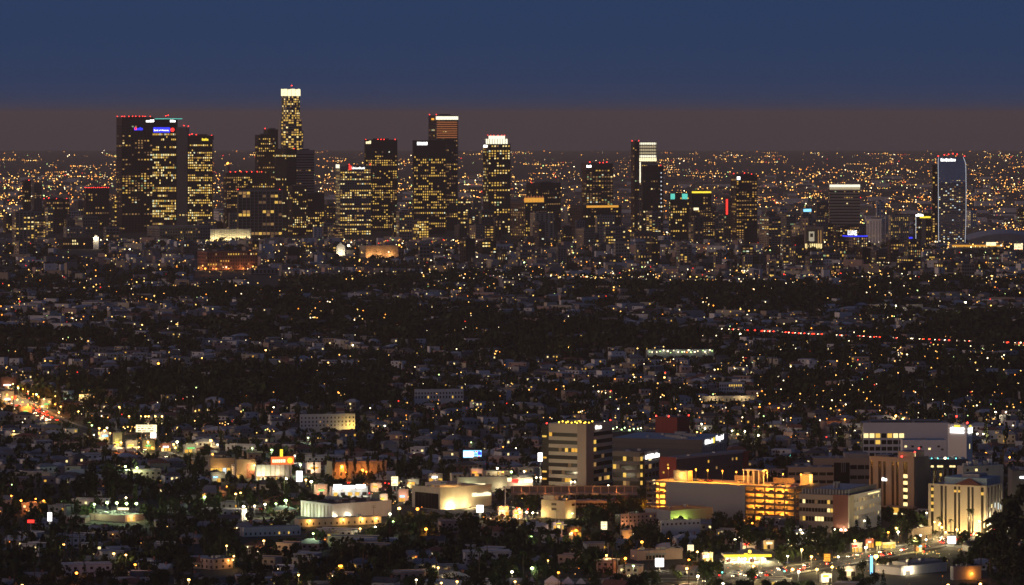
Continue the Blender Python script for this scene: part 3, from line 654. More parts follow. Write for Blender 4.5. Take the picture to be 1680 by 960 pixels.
for yy, m in ((717, 'win_warm'), (752, 'win_gold'), (775, 'win_warm'), (787, 'win_gold')): b.piece('window', 'L', b.sx('L', 897), b.sx('L', 890), b.zy(yy + 3), b.zy(yy), .01, .15, m)
for i in range(9): b.piece('glass_mullion', 'L', b.sx('L', 889.5), b.sx('L', 900.5), b.zy(710 + 12.4 * i), b.zy(709 + 12.4 * i), .01, .2, 'dark')
b.sign('R', 976, 986, 701, 706, 'sign_white', 3, 1.0)
roof_box(b, .15, .6, .2, .7, 0, 2.2, 'darkconcrete'); 
b.beacons([(917 + i * 4.9 + (i % 3), 694.5 - (i % 2) * 1.5) for i in range(12)], 'lamp_yel', .5, 'roof_lamp'); b.beacons([(897, 697), (1004, 695), (965, 699)], 'beacon', .45)
lamp_light('roof_lamp_light', b.root, (6, 8, b.h + 3), YEL, 700, .4)
# N2 long block
b = Bld('hospital_block', 'long dark grey windowless hospital block with white lit lettering at its corner', 'hospital', 1006, 1152, 1199, 722, 2890, 70, keep=745)
b.core('slate', 'bluewall')
for y0, y1 in ((722, 729), (730, 737), (738, 745), (746, 753)): b.piece('wall_panel', 'L', 0, b.L1, b.zy(y1), b.zy(y0), .01, .2, 'darkconcrete' if y0 < 735 else 'slate')
b.piece('wall_panel', 'R', 0, b.L2, b.zy(735), b.h + .5, .01, .5, 'grey')
n = 11
for i in range(n): b.piece('wall_fin', 'R', (i + .05) * b.L2 / n, (i + .6) * b.L2 / n, b.zy(752), b.zy(735), .01, .5, 'grey')
b.text("Children's", 'R', 1155, 1170, 730, 'sign_white', .9); b.text('Hospital', 'R', 1176, 1190, 728, 'sign_white', .9)
b.piece('sign_mark', 'R', b.sx('R', 1171.5), b.sx('R', 1173), b.zy(731), b.zy(722), .5, .9, 'sign_yellow')
for i in range(6): roof_box(b, .1 + .13 * i, .18 + .13 * i, .2 + .1 * (i % 3), .32 + .1 * (i % 3), 0, 1.4 + .5 * (i % 2), 'metal', 'roofgrey')
gl = MB(); gl.ball((0, 0, 0), .42, 'lamp_grn', 1, 6, 4); gme = gl.mesh('green_lamp')
b2 = Bld('hospital_annex', 'low roof deck dotted with greenish work lamps behind the banded tower', 'hospital', 1000, 1003, 1076, 708, 2960, 15, keep=712)
b2.core('darkconcrete', 'roofgrey')
for x, y in ((1008, 704), (1014, 702), (1022, 706), (1027, 703), (1035, 707), (1042, 705), (1049, 705), (1054, 704)): link('work_lamp', gme, b2.root, (b2.sx('R', x), 3, b2.h + max(.5, (708 - y) * .42)))
b = Bld('plant_tower', 'dark red windowless cube on the hospital roof with three red beacons', 'plant room', 1076, 1111, 1133, 685, 2950, 58, keep=713)
b.core('redwall', 'roofdark')
for f, L in (('L', b.L1), ('R', b.L2)):
    for i in range(6): b.piece('wall_panel', f, i * L / 6 + .03, (i + 1) * L / 6 - .03, 0, b.h - .4, .01, .12, 'redwall')
b.beacons([(1077, 685), (1097, 684), (1132, 685)], 'beacon', .5)
# N3 mid wing and N2b
b = Bld('hospital_wing', 'mid-height wing with a lit stairwell and white lit sign beside the banded tower', 'hospital', 1006, 1055, 1083, 743, 2770, 65, keep=800)
b.core('glass', 'roofdark')
rows = [(750 + 13.4 * i, 757.5 + 13.4 * i) for i in range(5)]
window_rows(b, 'L', 1006, 1050, rows, 'darkconcrete', 8, {(0, 4), (1, 7), (2, 4), (3, 4)}, ('win_dim', 'win_warm'), dim=.1)
window_rows(b, 'R', 1057, 1083, rows, 'concrete', 4, {(0, 1), (1, 1), (3, 2)}, ('win_pale', 'win_dim'), pier=.15)
for i in range(5): b.piece('stair_window', 'L', b.sx('L', 1055) + .3, b.sx('L', 1051), b.zy(756 + 13.2 * i), b.zy(749.5 + 13.2 * i), .01, .3, 'win_warm')
b.sign('R', 1057.5, 1082, 747, 754, 'sign_white', 7, 1.0)
b = Bld('hospital_curved_wing', 'slate-fronted hospital wing with a dark red end behind the parking garage', 'hospital', 1083, 1110, 1235, 752, 2740, 50, keep=788)
b.core('slate', 'roofgrey')
b.piece('red_wall', 'L', 0, b.L1, 0, b.h + .5, .01, .4, 'redwall'); b.piece('red_wall', 'R', b.sx('R', 1226), b.L2, 0, b.h + .4, .01, .5, 'redwall'); b.piece('roof_edge', 'R', -.2, b.L2, b.h - .7, b.h + .5, .01, .4, 'grey')
window_rows(b, 'R', 1112, 1225, [(760, 764.5), (772, 776.5)], 'slate', 16, {(0, 7), (0, 13), (0, 14), (1, 9)}, ('win_dim', 'win_gold'), pier=.55, z_top=b.h - .7)
for x, y in ((1097, 762), (1090, 775)): b.piece('window', 'L', b.sx('L', x) - .6, b.sx('L', x) + .6, b.zy(y + 3), b.zy(y), .4, .5, 'win_gold')
# N4 parking garage
def garage():
    b = Bld('parking_garage', 'orange-lit open parking garage with a blank grey front wall and rooftop parking', 'parking garage', 1065, 1304, 1350, 801, 2556, 61, keep=845)
    L1, L2, h = b.L1, b.L2, b.h; n = 6; fh = (h - .2) / n
    sl = MB()
    for k in range(n + 1):
        s = MB(); s.box(.02, L2, .02, L1, k * fh - .3 if k else 0, k * fh + .02, 'beige'); s.build('deck', b.root)
    cl = MB(); cl.box(9, L2, 9, L1 - 2, .02, h - .35, 'cream'); cl.build('inner_wall', b.root)
    S = lambda x: b.sx('L', x)
    b.piece('blank_wall', 'L', S(1225), S(1097), 0, h + .5, .01, .4, 'grey')
    for x0, x1, nb in ((1304, 1225, 5), (1097, 1065, 3)):
        a, c = S(x0), S(x1)
        for k in range(n):
            if k: b.piece('parapet', 'L', a, c, k * fh - .4, k * fh + 1.0, .01, .3, 'darkconcrete')
        b.piece('parapet', 'L', a, c, h - .5, h + .5, .01, .3, 'concrete')
        for i in range(nb + 1):
            p = a + (c - a) * i / nb; b.piece('column', 'L', max(p - .35, a), min(p + .35, c), 0, h - .4, .02, .38, 'darkconcrete')
        for k in range(n):
            for i in range(nb):
                q = a + (c - a) * (i + .5) / nb
                if rng.random() < .12: continue
                o = link('tube_lamp', unit('tubelight'), b.root, (4.5 + rng.uniform(-2, 2), q - 1.0, (k + 1) * fh - .62), (.25, 2.0, .18))
                if (i + k) % 2 == 0 or x0 < 1100: lamp_light('deck_lamp', b.root, (4.2, q, (k + 1) * fh - .8), (1, .31, .025), 1500 * rng.uniform(.7, 1.3), .35)
    for k in range(n):
        if k: b.piece('parapet', 'R', 0, L2, k * fh - .35, k * fh + .85, .01, .3, 'tan')
        b.piece('tube_lamp', 'R', 5, 7, (k + 1) * fh - .8, (k + 1) * fh - .6, -4, -3.8, 'tubelight')
        lamp_light('deck_lamp', b.root, (6, 4, (k + 1) * fh - .8), (1, .34, .03), 1300, .35)
    b.piece('parapet', 'R', 0, L2, h - .5, h + 1.0, .01, .3, 'tan')
    for i in range(4): b.piece('column', 'R', L2 * i / 3.2, L2 * i / 3.2 + .8, 0, h, .02, .38, 'tan')
    # roof deck: stair houses, low walls, lamp posts
    def rb(x0, x1, y0, v, d, m, nm):
        c = MB(); a, e = S(x1), S(x0); c.box(v, v + d, a, e, h + .03, h + .03 + (y0) * .36, m, 'roofgrey'); return c.build(nm, b.root)
    rb(1093, 1117, 17, 13, 6, 'beige', 'stair_house'); rb(1177, 1206, 10, 26, 1.0, 'tan', 'ramp_wall'); rb(1238, 1272, 9, 27, 1.0, 'tan', 'ramp_wall')
    for x in (1206, 1214, 1222, 1230, 1238):
        for v in (14, 19): 
            c = MB(); c.box(v, v + .4, S(x) - .2, S(x) + .2, h, h + 8.6, 'white'); c.build('frame_post', b.root)
    c = MB(); c.box(13.6, 19.8, S(1239), S(1205), h + 8.0, h + 8.6, 'white'); c.build('frame_roof', b.root); rb(1219, 1232, 22, 15, 4, 'darkconcrete', 'lift_shaft')
    c = MB(); c.box(L2 - 13, L2 - 8, .6, 6.5, h, h + 6.5, 'beige', 'roofgrey'); c.build('stair_house', b.root); link('lamp_bulb', unit('lamp_yel'), b.root, (L2 - 10.9, .1, h + 4.0), (.8, .4, .8)); lamp_light('wall_lamp', b.root, (L2 - 11, -1.2, h + 4.4), (1, .5, .1), 900, .4)
    link('lamp_bulb', unit('lamp_yel'), b.root, (12.2, S(1110), h + 2.2), (.5, .9, 1.6)); lamp_light('wall_lamp', b.root, (10.6, S(1108), h + 3), (1, .58, .12), 500, .4)
    for x in (1082, 1127, 1150, 1174, 1200, 1246, 1275, 1300):
        p = MB(); v = 9 + (x % 3) * 3; p.tube((v, S(x), h), (v, S(x), h + 7), .12, .1, 'polepaint'); o = p.build('lamp_post', b.root)
        k = MB(); k.ball((v, S(x), h + 7.2), .38, 'lamp_amb', 1, 6, 4); k.build('lamp_head', o); lamp_light('roof_lamp_light', b.root, (v, S(x), h + 6.6), (1, .34, .03), 3000, .4)
    return b
gar = garage()
# N5 office with brick corner
b = Bld('clinic_office', 'four-storey clinic with brick corner, small arched windows and a fenced roof', 'office', 1314, 1392, 1456, 815, 2492, 65, keep=862)
b.core('glass', 'roofgrey')
rows = [(822, 828.5), (835.5, 842), (849.5, 857)]
window_rows(b, 'L', 1314, 1368, rows, 'tan', 11, {(0, 1), (0, 9), (1, 0), (1, 1), (2, 3), (2, 4), (2, 5), (2, 9)}, ('win_warm', 'win_pale'), pier=.08, dim=.1)
b.piece('brick_corner', 'L', .01, b.sx('L', 1368), 0, b.h + .8, .01, .7, 'brick')
b.piece('brick_corner', 'R', -.69, b.sx('R', 1401), 0, b.h + .8, .01, .7, 'cream')
window_rows(b, 'R', 1401, 1456, [(821, 827), (835, 841), (849, 855)], 'white', 17, {(0, 3), (0, 4), (0, 8), (0, 12), (0, 15), (1, 0), (1, 2), (1, 4), (1, 7), (1, 10), (1, 14), (2, 0), (2, 1), (2, 2), (2, 3), (2, 13), (2, 15), (0, 6), (1, 12), (1, 5)}, ('win_warm', 'win_pale', 'win_dim'), pier=.5)
b.piece('light_strip', 'R', b.sx('R', 1429), b.sx('R', 1452), b.zy(818.2), b.zy(816.4), .45, .8, 'win_pale')
for f, L in (('R', b.L2), ('L', b.L1)):
    for i in range(26 if f == 'R' else 16):
        nn = 26 if f == 'R' else 16; b.piece('fence_bar', f, (i + .3) * L / nn, (i + .6) * L / nn, b.h + .6, b.h + 3.6, -2.4, -2.1, 'metal')
    b.piece('fence_screen', f, 2.4, L - .5, b.h + .6, b.h + 3.3, -2.7, -2.45, 'slate')
roof_box(b, .2, .95, .2, .85, 0, 3.0, 'slate', 'bluewall')
for i in range(6):
    c = MB(); c.tube((b.L2 * .34 + (i % 3) * 1.6, b.L1 * .45 + (i // 3) * 2.0, b.h + 3), (b.L2 * .34 + (i % 3) * 1.6, b.L1 * .45 + (i // 3) * 2, b.h + 6.6), .5, .42, 'metal', 8); c.build('vent_stack', b.root)
for x, y in ((1374, 876), (1384, 873), (1391, 871)):
    D_ = 2478; lamp_light('wall_lamp', b.root, (-3, b.sx('L', x), 2.2), WHT, 500, .3); link('lamp_bulb', unit('lamp_wht'), b.root, (-3.2, b.sx('L', x), 2), (.8, .8, .8))
# N6 tan wings
b = Bld('clinic_wing', 'low tan clinic wing with dark ribbon windows behind the garage', 'clinic', 1293, 1293, 1368, 768, 2740, depth=20, keep=790); b.core('glass', 'roofgrey')
window_rows(b, 'R', 1293, 1368, [(775, 780), (788, 793)], 'tan', 6, {(0, 2)}, 'win_dim', pier=.12)
b = Bld('clinic_wing', 'taller tan clinic wing with dark window bands and a recessed centre', 'clinic', 1334, 1334, 1431, 753, 2780, depth=26, keep=800); b.core('glass', 'roofgrey')
window_rows(b, 'R', 1334, 1368, [(763, 770), (780, 786)], 'tan', 3, (), pier=.1); window_rows(b, 'R', 1394, 1431, [(763, 770), (780, 786)], 'tan', 3, (), pier=.1)
for x in (1380, 1383, 1386): b.piece('centre_fin', 'R', b.sx('R', x), b.sx('R', x) + .4, b.zy(775), b.zy(759), .01, .8, 'concrete')
b.piece('floor_band', 'R', b.sx('R', 1368) + .02, b.sx('R', 1394) - .02, b.zy(759), b.h + .6, .01, .4, 'tan'); roof_box(b, .55, .95, .2, .8, 0, 3, 'concrete')
# N7 slab
b = Bld('hospital_slab', 'tall tan hospital slab with one column of brightly lit windows', 'hospital', 1430, 1500, 1527, 753, 2610, 60, keep=832); b.core('glass', 'roofgrey')
strips(b, 'L', 1430, 1500, 759, 834, [(1432, 1436), (1444, 1449), (1452, 1456), (1465, 1469), (1472, 1476), (1483, 1490)], 'tan', lit=[(5, y, y + 6) for y in (779, 790, 801.5, 813, 825)])
b.piece('blank_wall', 'R', 0, b.L2, 0, b.h + .6, .01, .4, 'darkconcrete')  # side turned from the light, its shade put into a darker wall colour
b.sign('L', 1450, 1458, 786, 791, 'sign_white', 2, .9); roof_box(b, .1, .9, .05, .4, 0, 4, 'tan'); roof_box(b, .1, .5, .6, .9, 0, 1.6, 'slate', 'bluewall')
b.piece('lit_window', 'L', b.sx('L', 1505) + .4 if False else .6, b.sx('L', 1498), b.h + 1.2, b.h + 3.2, -3, -2.7, 'win_pale'); b.beacons([(1480, 750), (1502, 742), (1510, 737)], 'beacon', .5)
b.piece('canopy', 'L', -2, b.L1 * .6, 4.4, 5.2, .5, 6, 'tan')
for x in (1466, 1483, 1497): b.piece('canopy_post', 'L', b.sx('L', x), b.sx('L', x) + .5, 0, 4.4, 5.2, 5.7, 'tan')
b.piece('shopfront', 'L', b.sx('L', 1476), b.sx('L', 1459), .3, 4.0, .5, .9, 'win_gold')
b.piece('light_strip', 'L', b.sx('L', 1492), b.sx('L', 1472), .4, 1.3, 6.2, 6.5, 'win_pale')
# N8 white building with sign tower
b = Bld('medical_building', 'white five-storey medical building with its top row of windows lit', 'hospital', 1416, 1416, 1558, 695, 2880, depth=24, keep=745); b.core('glass', 'roofgrey')
window_rows(b, 'R', 1416, 1484, [(711, 718.5), (722, 729), (733, 739.5), (743, 750)], 'white', 7, {(0, 0), (0, 1), (0, 2), (0, 4), (0, 5), (0, 6), (1, 2)}, ('win_pale', 'win_warm'), pier=.16)
b.piece('blank_wall', 'R', b.sx('R', 1484) + .01, b.L2, 0, b.h + .6, .01, .42, 'white'); roof_box(b, .1, .9, .3, .8, 0, 1.5, 'slate')
b = Bld('medical_building', 'lower white block with a dark roof and few lit windows before the sign tower', 'hospital', 1481, 1481, 1552, 722, 2840, depth=16, keep=748); b.core('white', 'bluewall')
for x, y in ((1486, 731), (1497, 731), (1511, 732), (1499, 741), (1476 + 10, 742), (1525, 735), (1540, 731), (1546, 736)):
    b.piece('window', 'R', b.sx('R', x) - .8, b.sx('R', x) + .8, b.zy(y + 3), b.zy(y), .01, .08, 'win_pale' if x in (1486, 1499, 1525) else 'glass')
b = Bld('sign_tower', 'white windowless tower carrying two lit white signs with yellow tops', 'hospital', 1557, 1586, 1597, 697, 2830, 55, keep=750); b.core('white', 'rooflight')
for f, x0, x1, nn in (('L', 1561, 1582.5, 7), ('R', 1588, 1596, 3)):
    b.sign(f, x0, x1, 702, 706, 'sign_white', nn, .6); b.sign(f, x0, x1, 706.8, 711, 'sign_white', nn, .6); xm = (x0 + x1) / 2; b.sign(f, xm - (x1 - x0) * .2, xm + (x1 - x0) * .2, 698.5, 701.2, 'sign_yellow', 0, .6)
for k in range(7): b.piece('wall_panel', 'L', .1, b.L1 - .1, b.zy(720 + 4.7 * k), b.zy(715.5 + 4.7 * k), .01, .1, 'white')
b.piece('window', 'R', b.L2 * .45, b.L2 * .55, b.zy(737), b.zy(729), .01, .1, 'win_pale'); b.beacons([(1570, 684), (1588, 694)], 'beacon', .6)
c = MB(); c.tube((2, 3, b.h), (2, 3, b.zy(668)), .15, .08, 'metal'); c.build('mast', b.root)
# N10, N9
b = Bld('glass_clinic', 'dark glass clinic under a blue-green roof with a strip of lit windows', 'clinic', 1527, 1527, 1588, 755, 2640, depth=26, keep=790); b.core('glass', 'bluewall')
window_rows(b, 'R', 1527, 1588, [(763.5, 767)], 'slate', 12, {(0, 0), (0, 2), (0, 3), (0, 6), (0, 7), (0, 9), (0, 11)}, 'win_pale', z_bot=b.zy(769))
for x in (1527, 1537, 1545, 1553, 1562, 1572): b.piece('wall_pier', 'R', b.sx('R', x), b.sx('R', x + 3.2), 0, b.zy(769), .01, .4, 'grey')
b.piece('window', 'R', b.sx('R', 1541.5), b.sx('R', 1545), b.zy(781), b.zy(776.5), .01, .15, 'win_warm')
tl = MB(); tl.ball((0, 0, 0), .35, 'lamp_teal', 1, 6, 4); tme = tl.mesh('teal_lamp')
for x in (1529, 1539, 1556, 1569): link('roof_lamp', tme, b.root, (b.sx('R', x), 2, b.h + .9))
link('lamp_bulb', unit('lamp_wht'), b.root, (b.sx('R', 1550), 2, b.h + .6), (.9, .9, .9)); lamp_light('roof_lamp_light', b.root, (b.sx('R', 1551), 2, b.h + 2.2), WHT, 900, .4)
b = Bld('roof_annex', 'jumbled grey rooftop plant building behind the fluted clinic', 'plant room', 1572, 1580, 1650, 765, 2600, 25, keep=778); b.core('grey', 'bluewall')
for i in range(7): roof_box(b, .05 + .13 * i, .13 + .13 * i, .2 + .2 * (i % 2), .5 + .2 * (i % 2), 0, 1.5 + (i % 3), 'white' if i % 2 else 'grey')
for x in (1586, 1601, 1620): b.piece('window', 'R', b.sx('R', x), b.sx('R', x + 4), b.zy(774), b.zy(770), .01, .1, 'win_pale' if x == 1601 else 'glass')
b = Bld('fluted_clinic', 'beige clinic with paired dark vertical window slots, floodlit from its foot', 'clinic', 1528, 1618, 1650, 799, 2478, 62, keep=868); b.core('glass', 'roofgrey')
cols = [(1532, 1536.5), (1547, 1551), (1553.5, 1557), (1568, 1572), (1574.5, 1578), (1589, 1593), (1595.5, 1599), (1610, 1614.5)]
strips(b, 'L', 1528, 1618, 800, 875, cols, 'beige', lit=[(0, 804, 809), (0, 815, 820), (0, 827, 832), (0, 838, 843), (3, 806, 810), (4, 806, 810), (7, 808, 813)], litm='win_warm')
strips(b, 'R', 1618, 1650, 800, 875, [(1620, 1623), (1627, 1630), (1634, 1637), (1640.5, 1643.5), (1646, 1648.5)], 'beige', lit=[(2, 828, 836), (3, 829, 840), (4, 832, 841)], litm='win_cool')
b.piece('window', 'R', b.sx('R', 1627), b.sx('R', 1630), b.zy(835), b.zy(829), .01, .14, 'win_pale')
roof_box(b, .12, .98, .02, .75, .02, 4.6, 'bluewall', 'bluewall', 'penthouse'); roof_box(b, .3, .8, .2, .5, 4.6, 6.4, 'grey')
c = MB(); px, py, w_ = 3.2, b.L1 * .32, 8.0; k = [(-4.5 + px, py - w_), (4.5 + px, py - w_), (4.5 + px, py + w_), (-4.5 + px, py + w_)]
for i in range(4): c.face([(*k[i], b.h + .7), (*k[(i + 1) % 4], b.h + .7), (px, py, b.h + 4.6)], 'rooftile')
c.build('pyramid_skylight', b.root)
for x in (1560, 1583, 1604, 1612, 1537): lamp_light('floodlight_lamp', b.root, (-4.5, b.sx('L', x), 2.2), (1, .66, .2), 500 if x < 1600 else 1500, .4); link('floodlight', unit('lamp_warm'), b.root, (-4.8, b.sx('L', x), 1.4), (.6, .6, .6))
for x in (1622, 1640): lamp_light('floodlight_lamp', b.root, (b.sx('R', x), -4.5, 2.4), (1, .8, .42), 1500, .4); link('floodlight', unit('lamp_wht'), b.root, (b.sx('R', x), -4.8, 1.6), (.8, .8, .8))
b = Bld('slab_block', 'dark blank slab behind tall trees with one small white sign', 'office', 1661, 1661, 1730, 772, 2560, depth=24, keep=800); b.core('slate', 'roofdark'); b.sign('R', 1673, 1681, 781.5, 785, 'sign_white', 0, .6)
for k in range(5): b.piece('wall_panel', 'R', .05, b.L2, b.h - 4.2 * (k + 1), b.h - 4.2 * k - .15, .01, .14, 'slate')
b = Bld('shop_row', 'low tan shop row with a dark roof and lit awnings before the fluted clinic', 'shop', 1490, 1497, 1534, 868, 2440, 55, keep=885); b.core('tan', 'roofdark')
for i in range(9): b.piece('window', 'R', b.L2 * (i + .2) / 9, b.L2 * (i + .8) / 9, .8, 3, .01, .08, 'win_dim' if i % 3 else 'glass')
# N12 elevated walkway
def bridge():
    D = 2700.0; x0, x1 = wx(838, D), wx(1046, D); g = 0.0; z1 = wz(812, D); z0 = wz(797, D)
    root = thing('elevated_deck', 'elevated road deck with orange-lit railing posts in front of the banded tower', 'bridge', (x0, D, 0)); L = x1 - x0; KC.append((838, 1046, 811, D)); OCC.append((x0, D - 2, 0, L, 14))
    d = MB(); d.box(0, L, 0, 11, z1 - .2, z1 + 1.0, 'concrete'); d.build('deck', root)
    r = MB(); r.box(0, L, .1, .35, z0 - .6, z0, 'tan'); r.build('top_rail', root); r = MB(); r.box(0, L, 10.6, 10.9, z1 + 1, z0 - 1.0, 'darkconcrete'); r.build('rear_wall', root)
    for i in range(16):
        xx = L * (i + .3) / 16; p = MB(); p.box(xx, xx + .45, -.1, .4, z1 + 1.0, z0 - .62, 'pink'); p.build('rail_post', root)
        if i % 3 == 1: lamp_light('deck_lamp', root, (xx + 1.5, -1.3, z1 + 2.6), (1, .34, .08), 110, .2)
        if i % 3 == 0: c = MB(); c.box(xx - .5, xx + .5, 3, 5, 0, z1 - .2, 'concrete'); c.build('pier', root)
bridge()
b = Bld('beige_office', 'plain beige two-storey office with two stacked dark windows below the deck', 'office', 888, 927, 945, 822, 2580, 55, keep=850); b.core('beige', 'roofdark')
for y in (826.5, 834.5): b.piece('window', 'L', b.sx('L', 913), b.sx('L', 905), b.zy(y + 4), b.zy(y), .01, .06, 'glass')
b.piece('window', 'R', b.sx('R', 938), b.sx('R', 943), b.zy(832), b.zy(828), .01, .06, 'glass'); roof_box(b, .1, .5, .5, .95, 0, 2.6, 'cream'); lamp_light('wall_lamp', b.root, (b.L2 * .4, -3, 2), (1, .7, .25), 500, .3); lamp_light('wall_lamp', b.root, (-4, b.L1 * .9, 3), (1, .7, .25), 700, .3)
b = Bld('beige_office', 'long low tan wing with ribbon windows climbing behind the beige office', 'office', 945, 945, 996, 823, 2640, depth=16, keep=829); b.core('glass', 'roofgrey'); window_rows(b, 'R', 945, 996, [(825.5, 829)], 'tan', 10, (), pier=.1)

# ---- shops along the boulevard
b = Bld('corner_store', 'big box store with a brightly uplit cream wall and a dark glazed side', 'store', 675, 722, 806, 803, 2640, 42, keep=838); b.core('cream', 'tan')
b.piece('glazed_side', 'L', 1.5, b.L1 - 3, .6, b.h - 2.8, .01, .1, 'glass')
for i in range(8): b.piece('glazing_bar', 'L', 1.5 + i * (b.L1 - 4.5) / 7 - .1, 1.5 + i * (b.L1 - 4.5) / 7 + .1, .6, b.h - 2.8, .11, .2, 'dark')
b.piece('parapet', 'R', -.2, b.L2, b.h, b.h + .9, -.4, .3, 'cream'); b.piece('parapet', 'L', 0, b.L1, b.h, b.h + .9, -.4, .3, 'cream')
lamp_light('uplight_lamp', b.root, (b.sx('R', 738), -2.2, 1.0), (1, .78, .34), 2600, .4); lamp_light('uplight_lamp', b.root, (b.sx('R', 760), -6, 2.0), (1, .74, .34), 1700, .4); link('uplight', unit('lamp_yel'), b.root, (b.sx('R', 737), -2.4, .2), (1.2, .5, .5))
b.sign('R', 773, 804, 813, 819, 'sign_warm', 8, .9); lamp_light('roof_lamp_light', b.root, (b.L2 * .45, b.L1 * .5, b.h + 5), (1, .55, .15), 1500, .4)
board('small white box sign on a post before the uplit store', 782, 793, 829, 841, 2570, 'sign_white', 'shop sign', 1, name='shop_sign', light=(WHT, 1200))
b = Bld('wide_store', 'wide flat-roofed warehouse store with pale walls at the boulevard bend', 'store', 490, 545, 640, 829, 2575, 38, keep=846); b.core('white', 'roofdark')
for i in range(9): b.piece('wall_pier', 'L', b.L1 * (i + .1) / 9, b.L1 * (i + .1) / 9 + .8, 0, b.h - .6, .01, .35, 'cream')
b.piece('parapet', 'R', -.3, b.L2, b.h, b.h + .7, -.4, .3, 'white'); b.piece('parapet', 'L', 0, b.L1, b.h, b.h + .7, -.4, .3, 'white'); roof_box(b, .3, .38, .4, .5, 0, 1.5, 'metal'); roof_box(b, .55, .62, .6, .7, 0, 1.2, 'metal'); roof_box(b, .0, .9, .5, .52, 0, 1.6, 'darkconcrete')
for x in (545, 568): link('lamp_bulb', unit('lamp_wht'), b.root, (b.sx('R', max(x, 546)), -.8, 2.2), (2.4, .4, .5)); lamp_light('wall_lamp', b.root, (b.sx('R', max(x, 546)), -2.2, 2.4), (1, .88, .6), 130, .4)
lamp_light('wall_lamp', b.root, (-4, b.L1 * .4, 3), (.8, 1, .6), 220, .4); lamp_light('wall_lamp', b.root, (-4, b.L1 * .8, 3), (.8, 1, .6), 300, .4)
b = Bld('school_hall', 'long low hall with an orange sodium-lit wall behind bare trees', 'school', 535, 545, 634, 758, 2865, 20, keep=772); b.core('tan', 'roofgrey')
for i in range(9): b.piece('arched_window', 'R', b.L2 * (i + .3) / 9, b.L2 * (i + .6) / 9, 2.5, 5.0, .01, .08, 'glass')
for x, pw in ((552, 250), (562, 420), (595, 700), (618, 160)): lamp_light('wall_lamp', b.root, (b.sx('R', x), -4.5, 4.5), (1, .32, .045), pw, .4)
for i in range(10): b.piece('buttress', 'R', b.L2 * (i + .02) / 9.4, b.L2 * (i + .02) / 9.4 + .6, 0, b.h - 1.2, .01, .5, 'tan')
if 1: pass
for x in (562, 595): link('lamp_bulb', unit('lamp_amb'), b.root, (b.sx('R', x), -6.3, 4.7), (.8, .6, .6))
b = Bld('corner_shop', 'orange-lit plaster shop with a small glowing doorway', 'shop', 385, 388, 418, 754, 2870, 20, keep=778); b.core('tan', 'roofdark'); b.piece('shopfront', 'R', b.L2 * .05, b.L2 * .3, .3, 2.6, .01, .1, 'win_warm'); b.piece('brick_panel', 'R', b.L2 * .55, b.L2 * .97, .1, b.h - 3, .01, .1, 'brick')
lamp_light('wall_lamp', b.root, (b.L2 * .8, -4, 4), (1, .5, .14), 230, .3); lamp_light('wall_lamp', b.root, (b.L2 * .1, -4, 3), (1, .55, .16), 250, .3)
b = Bld('sign_building', 'white shop building under a big red-lit sign with a gold spike', 'shop', 418, 420, 478, 763, 2850, 15, keep=783); b.core('white', 'roofgrey')
b.piece('sign_board', 'R', b.sx('R', 444), b.sx('R', 481), b.zy(763), b.zy(750), .3, .9, 'sign_orange'); 
for x0, x1 in ((446, 448.6), (449.2, 451.8), (452.4, 455), (455.6, 459), (459.6, 462.2), (462.8, 467)): b.piece('sign_letter', 'R', b.sx('R', x0), b.sx('R', x1), b.zy(759.5), b.zy(754.5), .9, 1.1, 'sign_warm')
c = MB(); c.ball((b.sx('R', 474.5), -1.0, b.zy(756.5)), 1.9, 'sign_yellow', 1, 10, 6); c.build('sign_disc', b.root); c = MB(); c.prism([(b.sx('R', 458.5), -.9), (b.sx('R', 463), -.9), (b.sx('R', 463), -.3), (b.sx('R', 458.5), -.3)], b.zy(750), b.zy(738), 'sign_yellow'); c.build('sign_spike', b.root)
b.sign('R', 430, 440, 770, 774, 'sign_green', 4, .5)
for i in range(8): b.piece('pilaster', 'R', b.L2 * i / 7.6, b.L2 * i / 7.6 + .5, 0, b.h, .01, .3, 'cream'); b.piece('shopfront', 'R', b.L2 * (i + .3) / 8, b.L2 * (i + .8) / 8, .3, 2.6, .01, .1, 'glass' if i % 2 else 'win_warm')
b.piece('awning', 'R', .2, b.L2 * .7, 2.9, 3.4, .05, 1.3, 'redwall')
if 1: pass; lamp_light('wall_lamp', b.root, (b.sx('R', 455), -4, 5), (1, .8, .45), 330, .4); lamp_light('wall_lamp', b.root, (b.sx('R', 430), -4, 4), (.9, .9, .5), 900, .4)
b = Bld('lit_diner', 'small glass-fronted diner glowing yellow with a red roof sign', 'diner', 340, 345, 384, 752, 2900, 20, keep=770); b.core('tan', 'roofdark')
for i in range(6): b.piece('shopfront', 'R', b.L2 * (i + .08) / 6, b.L2 * (i + .92) / 6, .5, 4.6, .01, .1, 'win_warm' if i != 3 else 'win_cool')
b.sign('R', 345, 351, 743, 750, 'sign_orange', 0, .5); lamp_light('wall_lamp', b.root, (b.L2 * .3, -5, 3), (1, .55, .15), 700, .4); lamp_light('wall_lamp', b.root, (b.L2 * .85, -5, 3), (1, .75, .3), 1200, .4)
b = Bld('car_wash', 'low forecourt shop with three bright white canopy signs', 'shop', 540, 545, 603, 799, 2730, 15, keep=812); b.core('grey', 'roofgrey')
for x0, x1, y0, y1 in ((547, 559, 795, 803), (562, 580, 797, 801), (583, 598, 796, 801)): b.sign('R', x0, x1, y0, y1, 'sign_white', 0, 2.4)
for i in range(5): b.piece('shopfront', 'R', b.L2 * (i + .2) / 5, b.L2 * (i + .8) / 5, .4, 3, .01, .1, 'win_warm' if i in (0, 2, 3) else 'glass')
for x in (550, 570, 592): lamp_light('canopy_lamp', b.root, (b.sx('R', x), -5, 4), (1, .93, .72), 500, .4)
